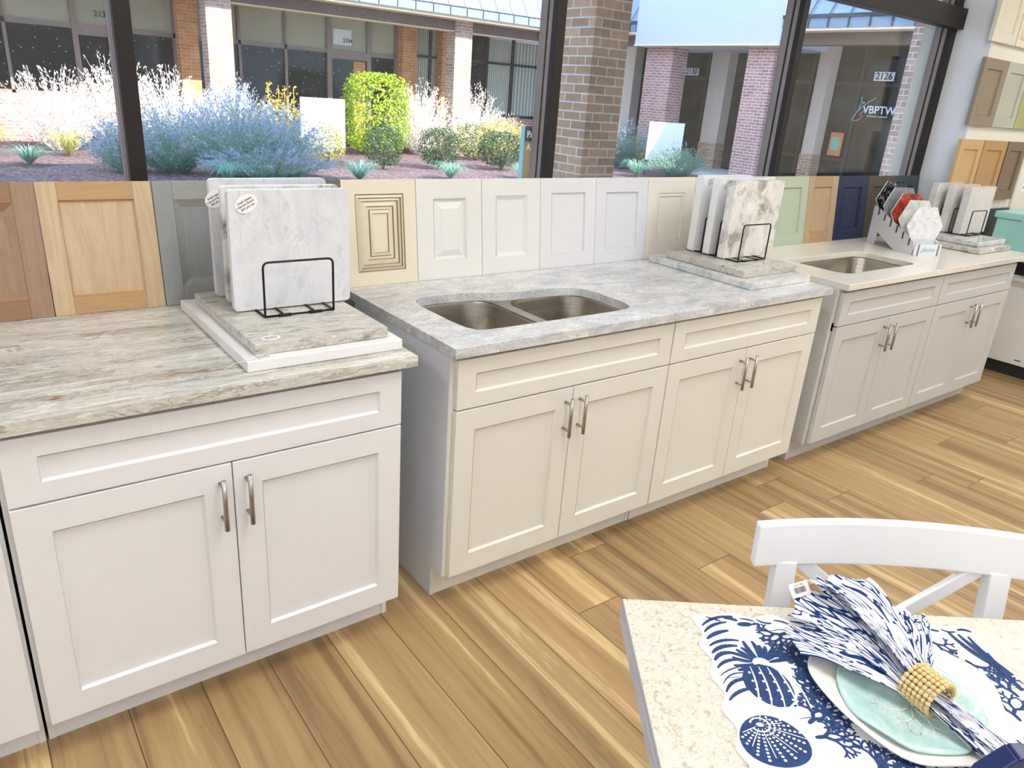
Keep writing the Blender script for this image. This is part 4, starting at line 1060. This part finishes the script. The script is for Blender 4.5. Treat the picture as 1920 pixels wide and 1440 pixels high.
bp('brick_pier', 'brick_orange', bd, (4.85, 5.15, 16.7, 17.3, 0, 3.1))
# windows with vertical blinds
def blinds(x0, x1, z0, z1, gap=.065):
    b = MB(); x = x0
    while x < x1-.001:
        b.box(x-7, min(x+gap*.72, x1)-7, .06, .07, z0, z1, 'blind'); b.box(min(x+gap*.72, x1)-7, min(x+gap, x1)-7, .07, .075, z0, z1, 'blind_edge'); x += gap
    return b.build('vertical_blinds', 'blind', bd)
blinds(9.83, 10.6, .5, 3.0); blinds(12.28, 13.1, .5, 2.95); blinds(13.2, 14.5, .5, 2.95, .12)
bp('window_frame', 'frame_dark', bd, (9.83, 10.6, 16.97, 17.05, 2.30, 2.36), (10.38, 10.44, 16.97, 17.05, 0, 3.05), (9.83, 9.87, 16.97, 17.05, 0, 3.05), (11.05, 14.5, 16.97, 17.05, 2.31, 2.37), (12.2, 12.28, 16.97, 17.05, 0, 3.05), (13.1, 13.18, 16.97, 17.05, 0, 3.05), (11.05, 14.5, 16.97, 17.05, .9, .98))
bp('glass', 'wing_glass', bd, (11.05, 12.2, 17.05, 17.07, 0, 3.05))
bp('brick_wall', 'brick_pink', bd, (11.05, 14.5, 16.9, 17.2, 0, .90))
# arcade columns, beam, soffit, roof
for x0, x1 in ((4.10, 4.60), (9.90, 10.39), (-1.7, -1.2)): bp('arcade_column', 'brick_pale', bd, (x0, x1, 15.0, 15.4, 0, 3.12))
bp('beam', 'beam_brown', bd, (-1.2, 4.1, 15.05, 15.35, 2.885, 3.10), (4.6, 9.9, 15.05, 15.35, 2.885, 3.10), (10.39, 14.5, 15.05, 15.35, 2.885, 3.10))
bp('beam_trim', 'soffit', bd, (4.6, 9.9, 15.03, 15.37, 2.868, 2.885), (10.39, 14.5, 15.03, 15.37, 2.868, 2.885), (-1.2, 4.1, 15.03, 15.37, 2.868, 2.885))
bp('soffit', 'soffit', bd, (-14, 14.6, 14.55, 17.3, 3.11, 3.175))
b = MB(); b.box(-21, 7.6, -2.52, -2.46, 3.175, 3.36); b.quad([(-21, -2.46, 3.36), (7.6, -2.46, 3.36), (7.6, -1.2, 5.4), (-21, -1.2, 5.4)]); b.quad([(-21, -1.2, 5.4), (7.6, -1.2, 5.4), (7.6, 1, 5.4), (-21, 1, 5.4)]); b.build('roof', 'mansard', bd, recalc=False)
b = MB(); b.box(-21, 7.6, -2.535, -2.44, 3.35, 3.37)
for k in range(62):
    x = -20.8+.455*k; b.box(x, x+.018, -2.535, -2.52, 3.175, 3.35)
    v = [(x, -2.46, 3.37), (x+.018, -2.46, 3.37), (x+.018, -1.2, 5.41), (x, -1.2, 5.41)]; b.quad([(p[0], p[1]-.02, p[2]) for p in v])
b.build('roof_seam', 'seam', bd, recalc=False)
text_mesh('street_number', '2136', .155, 'charcoal', bd, Matrix.Translation((2.60-7, -.04, 2.50)) @ FRONT, .002, bold=.004)
text_mesh('street_number', '2134', .125, 'charcoal', bd, Matrix.Translation((8.02-7, -.04, 2.50)) @ FRONT, .002, bold=.003)
t = thing('potted_plant', 'small potted plant seen in the upper shop window at the top left corner', 'plant', (.42, 16.75, 2.30))
MB().lathe([(0, 0), (.09, 0), (.12, .16), (.105, .16), (.08, .02), (0, .02)], 16).build('pot', 'terracotta', t)
bp('pot_ledge', 'frame_taupe', bd, (.2, .7, 16.6, 17.0, 2.26, 2.30))

# ------------------------------------------------------------------ the wing on the right, facing us
wg = thing('shop_wing', 'shop wing with stucco entrance block and slate-blue roof at the far right', 'building', (17, 9, 0))
def wp(name, mat, *boxes, parent=None, **kw):
    b = MB()
    for q in boxes: b.box(q[0]-17, q[1]-17, q[2]-9, q[3]-9, q[4], q[5])
    return b.build(name, mat, parent or wg, **kw)
wp('rear_wall', 'stucco', (17.4, 17.6, 2, 17.6, 0, 3.3))
wp('glass', 'wing_glass', (17.0, 17.03, 2, 17, 0.04, 3.3))
fr = [(16.94, 17.0, y-.04, y+.04, .04, 3.3) for y in (5.2, 6.9, 8.49, 9.78, 11.2, 13.05, 14.7, 16.1)]
fr += [(16.94, 17.0, 7.5, 7.56, .04, 2.35), (16.94, 17.0, 2, 16.8, 2.31, 2.39), (16.94, 17.0, 8.5, 12.1, .60, .66), (16.94, 17.0, 2, 16.8, .04, .12), (16.94, 17.0, 12.7, 16.8, .60, .66)]
wp('window_frame', 'frame_dark', *fr)
for (y0, y1, lb) in ((9.14, 9.46, 0), (12.10, 12.68, 0), (15.55, 16.0, 0)):
    wp('pilaster', 'pilaster', (16.6, 16.95, y0, y1, .70, 3.3)); wp('pilaster_base', 'brick_brown', (16.58, 16.95, y0-.02, y1+.02, .0, .70))
wp('brick_pier', 'brick_pink', (15.0, 15.56, 12.62, 13.56, .0, 3.02)); wp('brick_pier', 'brick_pink', (15.0, 15.56, 9.58, 10.31, .0, 3.02))
wp('brick_pier', 'brick_pink', (15.0, 15.56, 4.4, 5.0, .0, 3.02))
wp('stucco_block', 'stucco', (14.7, 17.0, 9.30, 13.75, 3.0, 6.2))
wp('stucco_trim', 'soffit', (14.68, 15.6, 9.28, 13.77, 2.975, 3.0))
wp('beam', 'beam_brown', (15.1, 15.4, 2, 9.3, 3.02, 3.26), (15.1, 15.4, 13.75, 16.8, 3.02, 3.26)); wp('soffit', 'soffit', (14.7, 17.2, 2, 9.3, 3.26, 3.31), (14.7, 17.2, 13.75, 16.8, 3.26, 3.31))
b = MB()
for (y0, y1) in ((2, 9.3), (13.75, 17)):
    b.box(-2.32, -2.26, y0-9, y1-9, 3.31, 3.52)
    b.quad([(-2.32, y0-9, 3.52), (-2.32, y1-9, 3.52), (-1.1, y1-9, 5.4), (-1.1, y0-9, 5.4)])
    b.quad([(-2.32, y0-9, 3.52), (-1.1, y0-9, 5.4), (-1.1, y0-9, 3.31), (-2.32, y0-9, 3.31)])
b.build('roof', 'mansard', wg, recalc=False)
b = MB()
for (y0, y1) in ((2, 9.3), (13.75, 17)):
    b.box(-2.35, -2.24, y0-9, y1-9, 3.50, 3.57)
    y = y0+.2
    while y < y1: b.box(-2.345, -2.32, y-9, y-8.97, 3.31, 3.5); b.quad([(-2.34, y-9, 3.56), (-2.34, y-8.97, 3.56), (-1.12, y-8.97, 5.42), (-1.12, y-9, 5.42)]); y += .46
b.build('roof_seam', 'seam', wg, recalc=False)
wp('number_plate', 'letter_white', (16.92, 16.94, 7.72, 8.19, 2.43, 2.62)); text_mesh('street_number', '2126', .20, 'ink', wg, Matrix.Translation((-.083, 7.955-9, 2.525)) @ LEFT, .002, bold=.004)
wp('number_plate', 'letter_white', (16.92, 16.94, 13.35, 13.86, 2.41, 2.60)); text_mesh('street_number', '2130', .20, 'ink', wg, Matrix.Translation((-.083, 13.6-9, 2.505)) @ LEFT, .002, bold=.004)
text_mesh('shop_lettering', 'VBPTW', .235, 'letter_white', wg, Matrix.Translation((-.09, 7.88-9, 1.80)) @ LEFT, .002, shear=-.1, bold=.004)
text_mesh('shop_lettering', 'PHYSICAL THERAPY', .055, 'letter_white', wg, Matrix.Translation((-.09, 7.90-9, 1.665)) @ LEFT, .002)
def wing_curve(pts, r, mat, name='logo'):
    b = MB(); b.tube([(-.10, y-9, z) for y, z in pts], r, 6); return b.build(name, mat, wg)
wing_curve([(8.36, 2.08), (8.34, 1.95), (8.38, 1.80), (8.46, 1.62), (8.50, 1.56)], .013, 'cyan_line')
wing_curve([(8.40, 1.74), (8.30, 1.86), (8.16, 1.98), (8.02, 2.06)], .012, 'cyan_line')
wing_curve([(8.49, 1.56), (8.38, 1.55), (8.28, 1.60), (8.25, 1.66), (8.32, 1.70), (8.25, 1.76), (8.24, 1.80)], .010, 'pink_line')
b = MB(); b.sphere((-.10, 8.285-9, 1.95), .024, seg=8); b.build('logo', 'cyan_line', wg)
wp('window_poster', 'orange_poster', (16.92, 16.935, 8.62, 8.95, .72, 1.25)); wp('window_poster', 'green_poster', (16.90, 16.92, 8.68, 8.89, .84, 1.14))

# sign boards in the garden
for (x, y, z0, z1, w_, lb, rz) in ((5.72, 13.2, .30, 1.234, .93, 'white blank sign board standing left of the lime bush', 0), (13.35, 11.0, .35, 1.20, 1.05, 'white blank sign board standing by the pink brick piers', -8)):
    t = thing('sign_board', lb, 'sign', (x, y, 0), (0, 0, R(rz)))
    MB().box(-w_/2, w_/2, 0, .03, z0, z1).build('panel', 'board_white', t); MB().box(-w_/2+.03, -w_/2+.08, .03, .08, 0, z1-.05).build('post', 'bark', t); MB().box(w_/2-.08, w_/2-.03, .03, .08, 0, z1-.05).build('post', 'bark', t)

# ------------------------------------------------------------------ planting
def leaf_cloud(name, label, x, y, rx, ry, h, mat, n, size, seed, cat='bush', group=None, boxy=1.0, base=.05, mat2=None, twigs=0, ragged=0):
    rd = random.Random(seed); t = thing(name, label, cat, (x, y, 0), group=group)
    b = MB(); bm = b.bm; k1 = b.mi(mat); k2 = b.mi(mat2) if mat2 else k1
    for i in range(n):
        while True:
            p = Vector((rd.uniform(-1, 1), rd.uniform(-1, 1), rd.uniform(-1, 1)))
            q = (abs(p.x)**(2*boxy)+abs(p.y)**(2*boxy)+abs(p.z)**(2*boxy))
            if .35 < q < 1+ragged*rd.random(): break
        c = Vector((p.x*rx, p.y*ry, base+h/2+p.z*(h/2-base/2)))
        if c.z < .01: c.z = .02
        nrm = (p+Vector((rd.gauss(0, .6), rd.gauss(0, .6), rd.gauss(0, .6)+.3))).normalized()
        u = nrm.orthogonal().normalized(); u = (Matrix.Rotation(rd.uniform(0, 6.28), 3, nrm) @ u); v = nrm.cross(u)
        s_ = size*rd.uniform(.6, 1.3)
        f = bm.faces.new([bm.verts.new(c+u*a*s_+v*d*s_) for a, d in ((-1, 0), (0, -.45), (1, 0), (0, .45))]); f.material_index = k2 if rd.random() < .35 else k1
    b.build('foliage', mat, t, recalc=False)
    b = MB()
    for i in range(7):
        a = rd.uniform(0, 6.28); b.tube([(0, 0, 0), (rx*.35*math.cos(a), ry*.35*math.sin(a), h*.45), (rx*.6*math.cos(a), ry*.6*math.sin(a), h*.8)], [.014, .009, .004], 5)
    b.build('stem', 'bark', t)
    if twigs:
        b = MB(); kk = b.mi(mat)
        for i in range(twigs):
            a = rd.uniform(-.8, .8); x0 = rx*a; z0 = h*.9; L = rd.uniform(.25, .5)
            b.tube([(x0, 0, z0), (x0+.08*rd.uniform(-1, 1), 0, z0+L)], [.012, .004], 4)
            for j in range(26):
                f_ = rd.random(); c = Vector((x0+rd.gauss(0, .04), rd.gauss(0, .04), z0+L*f_)); s_ = size
                n_ = Vector((rd.gauss(0, 1), rd.gauss(0, 1), rd.gauss(0, 1))).normalized(); u = n_.orthogonal().normalized(); v = n_.cross(u)
                b.bm.faces.new([b.bm.verts.new(c+u*a_*s_+v*d_*s_) for a_, d_ in ((-1, 0), (0, -.45), (1, 0), (0, .45))])
        b.build('twig', mat, t, recalc=False)
    return t
def spray(name, label, x, y, rx, ry, h, m_leaf, m_tip, n, seed, cat='shrub', tip=.25, leafs=26, lsz=.027, width=.0045, group=None, droop=.16):
    """arching stems from the ground carrying small leaves and pale flower spikes"""
    rd = random.Random(seed); t = thing(name, label, cat, (x, y, 0), group=group)
    b = MB(); bm = b.bm; kl, kt = b.mi(m_leaf), b.mi(m_tip)
    for i in range(n):
        a = rd.uniform(0, 6.28); rr = math.sqrt(rd.random()); bx, by = rx*.22*rr*math.cos(a), ry*.22*rr*math.sin(a)
        L = h*rd.uniform(.55, 1.10)*(1-.45*rr*rr)*1.08; ex, ey = rx*1.15*rr*math.cos(a), ry*1.15*rr*math.sin(a)
        P = []
        for j in range(6):
            s_ = j/5; P.append(Vector((bx+(ex-bx)*s_**1.15+rd.gauss(0, .022)*s_, by+(ey-by)*s_**1.15, max(.012, L*(s_-droop*s_*s_*s_)*1.1))))
        for j in range(5):
            d = P[j+1]-P[j]; q = Vector((1, .3, 0))*width*(1-.12*j)
            f = bm.faces.new([bm.verts.new(v) for v in (P[j]-q, P[j]+q, P[j+1]+q*.8, P[j+1]-q*.8)]); f.material_index = kt if j >= 5*(1-tip) else kl
        for j in range(leafs):
            s_ = rd.uniform(.12, 1); k = min(4, int(s_*5)); c = P[k].lerp(P[k+1], s_*5-k)+Vector((rd.gauss(0, .028), rd.gauss(0, .028), abs(rd.gauss(0, .016))))
            n_ = Vector((rd.gauss(0, 1), rd.gauss(0, 1), rd.gauss(0, .5))).normalized(); u = (P[k+1]-P[k]).normalized(); u = (u+n_*.7).normalized(); v = u.cross(Vector((0, 1, .2))).normalized()
            z_ = lsz*rd.uniform(.6, 1.3)
            f = bm.faces.new([bm.verts.new(c+u*a_*z_+v*d_*z_) for a_, d_ in ((-1, 0), (0, -.3), (1, 0), (0, .3))]); f.material_index = kt if s_ > 1-tip else kl
    b.build('foliage', m_leaf, t, recalc=False); return t
def tuft(label, x, y, r, h, mat, seed, n=160):
    rd = random.Random(seed); b = MB(); bm = b.bm
    for i in range(n):
        a = rd.uniform(0, 6.28); L = r*rd.uniform(.5, 1.1); H = h*rd.uniform(.6, 1.1); q = Vector((-math.sin(a), math.cos(a), 0))*.008
        P = [Vector((L*s_*math.cos(a), L*s_*math.sin(a), H*(math.sin(PI*.75*s_)/1.0)+.01)) for s_ in (0, .25, .5, .75, 1)]
        for j in range(4):
            w0, w1 = 1-j*.22, 1-(j+1)*.22
            bm.faces.new([bm.verts.new(v) for v in (P[j]-q*w0, P[j]+q*w0, P[j+1]+q*w1, P[j+1]-q*w1)])
    o = b.build('grass_tuft', mat, recalc=False); o.location = (x, y, 0)
    return tag(o, label, 'grass', 'strap-leaf grass tufts in the mulch')

G = 'feathery flowering sage shrubs'
spray('flowering_sage', 'sunlit white-plumed shrub at the far left, reaching the window frame', 1.35, 15.0, .95, .7, 1.45, 'plume', 'plume', 230, 1, group=G, lsz=.03)
spray('flowering_sage', 'tall sunlit white-plumed shrub directly left of the left window frame', 2.35, 15.2, .75, .7, 1.72, 'plume', 'plume', 220, 2, group=G, lsz=.03)
spray('flowering_sage', 'sunlit white-plumed shrub right of the left window frame', 3.25, 14.9, .85, .7, 1.55, 'plume', 'plume', 240, 3, group=G, lsz=.03)
spray('flowering_sage', 'sunlit white shrub in front of the white column', 4.35, 14.6, .75, .6, 1.5, 'plume', 'sage_flower', 220, 4, group=G, lsz=.03)
spray('flowering_sage', 'sunlit white shrub right of the lime bush', 9.15, 15.2, 1.0, .7, 1.65, 'plume', 'plume', 300, 5, group=G, lsz=.03)
spray('flowering_sage', 'sunlit white shrub before the second arcade column', 10.55, 15.0, .9, .6, 1.65, 'plume', 'plume', 240, 6, group=G, lsz=.03)
spray('flowering_sage', 'small pale shrub left of the middle window frame', 11.75, 15.4, .8, .6, 1.15, 'plume', 'plume', 180, 7, group=G, lsz=.03)
spray('flowering_sage', 'blue-green sage beside the left window frame, in the shade', 2.45, 11.6, .95, .8, 1.10, 'sage_leaf', 'sage_flower', 330, 8, group=G)
spray('flowering_sage', 'small blue-green sage left of the left window frame', 1.75, 11.7, .62, .6, .78, 'sage_leaf', 'sage_flower', 190, 14, group=G)
spray('flowering_sage', 'largest blue-green sage shrub in the shade, left of centre', 3.35, 11.3, 1.0, .9, 1.38, 'sage_leaf', 'sage_flower', 380, 9, group=G)
spray('flowering_sage', 'blue-green sage in the shade reaching towards the gold shrub', 4.15, 11.5, .95, .8, 1.15, 'sage_leaf', 'sage_flower', 320, 10, group=G)
spray('flowering_sage', 'low spreading sage at the bottom of the second pane', 3.7, 10.6, 1.1, .5, .55, 'sage_leaf', 'sage_flower', 240, 11, group=G)
spray('flowering_sage', 'bluish sage right of the brown brick pier', 13.4, 12.5, .75, .7, 1.25, 'sage_leaf', 'sage_flower', 220, 12, group=G)
spray('flowering_sage', 'rounded green-grey sage in front of the right-hand sign board', 13.2, 10.4, .75, .6, .75, 'sage_leaf', 'sage_leaf', 240, 13, group=G)
leaf_cloud('gold_shrub', 'golden shrub with two tall leafy shoots left of the white sign board', 5.05, 14.0, .62, .5, 1.12, 'gold_leaf', 1900, .035, 21, mat2='mix_leaf', twigs=5, ragged=.2)
leaf_cloud('gold_shrub', 'low golden bush left of the middle window frame', 10.75, 14.0, .75, .5, 1.0, 'gold_leaf', 1500, .035, 22, mat2='gold_leaf', ragged=.2)
leaf_cloud('round_bush', 'yellow-green round bush in front of the left sign board', 5.50, 12.55, .36, .34, .78, 'mix_leaf', 1500, .030, 23, mat2='gold_leaf', ragged=.15)
leaf_cloud('lime_bush', 'tall bright lime green bush', 7.80, 15.0, .74, .6, 1.78, 'lime_leaf', 4600, .045, 24, boxy=2.0, mat2='lime_leaf', ragged=.1)
leaf_cloud('green_bush', 'mid green bush behind the dark round ones', 9.95, 14.0, .60, .5, .85, 'mix_leaf', 1500, .034, 25, mat2='dark_leaf', ragged=.2)
GB = 'dark round bushes in front of the garden bed'
leaf_cloud('round_bush', 'dark green round bush below the lime bush', 6.48, 12.1, .36, .36, .80, 'dark_leaf', 2600, .026, 26, group=GB, boxy=1.4, ragged=.1)
leaf_cloud('round_bush', 'dark green round bush, middle one of the three', 7.80, 12.15, .42, .38, .80, 'dark_leaf', 2800, .026, 27, group=GB, boxy=1.4, ragged=.1)
leaf_cloud('round_bush', 'dark green round bush beside the notice board', 9.30, 12.0, .50, .42, .78, 'dark_leaf', 3000, .028, 28, group=GB, boxy=1.4, ragged=.1)
leaf_cloud('green_bush', 'low green bush right of the brick pier', 14.5, 12.9, .5, .4, .75, 'mix_leaf', 900, .030, 29, mat2='dark_leaf', ragged=.2)
for i, (x, y, r, h, m, lb) in enumerate(((5.15, 10.4, .55, .32, 'grass_blue', 'blue-green grass tuft under the dark bush at the lower pane edge'), (7.05, 10.5, .48, .30, 'grass_blue', 'blue-green grass tuft below the middle dark bush'), (8.75, 10.5, .45, .28, 'grass_blue', 'blue-green grass tuft next to the notice board'), (.55, 12.6, .50, .28, 'grass_blue', 'blue-green grass tuft at the far left in the mulch'),
        (.15, 13.9, .55, .55, 'grass_yellow', 'tall yellow grass tuft at the left picture edge'), (1.30, 14.0, .55, .40, 'grass_yellow', 'yellow grass tuft below the white-plumed shrub'), (12.2, 10.7, .6, .36, 'grass_blue', 'blue-green grass tuft right of the brown brick pier'), (14.6, 11.6, .45, .35, 'grass_yellow', 'yellow grass tuft below the right-hand sign board'), (2.9, 10.3, .5, .30, 'grass_blue', 'blue-green grass tuft at the foot of the large sage'))):
    tuft(lb, x, y, r, h, m, 40+i)
leaf_cloud_p = MB(); rd = random.Random(77)
for i in range(120):
    c = Vector((rd.gauss(0, .08), rd.gauss(0, .06), .26+rd.gauss(0, .07))); s_ = .035
    leaf_cloud_p.bm.faces.new([leaf_cloud_p.bm.verts.new(c+Vector(v)*s_) for v in ((-1, 0, rd.random()), (0, .3, -.5), (1, 0, rd.random()), (0, -.3, .5))])
o = leaf_cloud_p.build('leaves', 'dark_leaf', bpy.data.objects['potted_plant'], recalc=False)
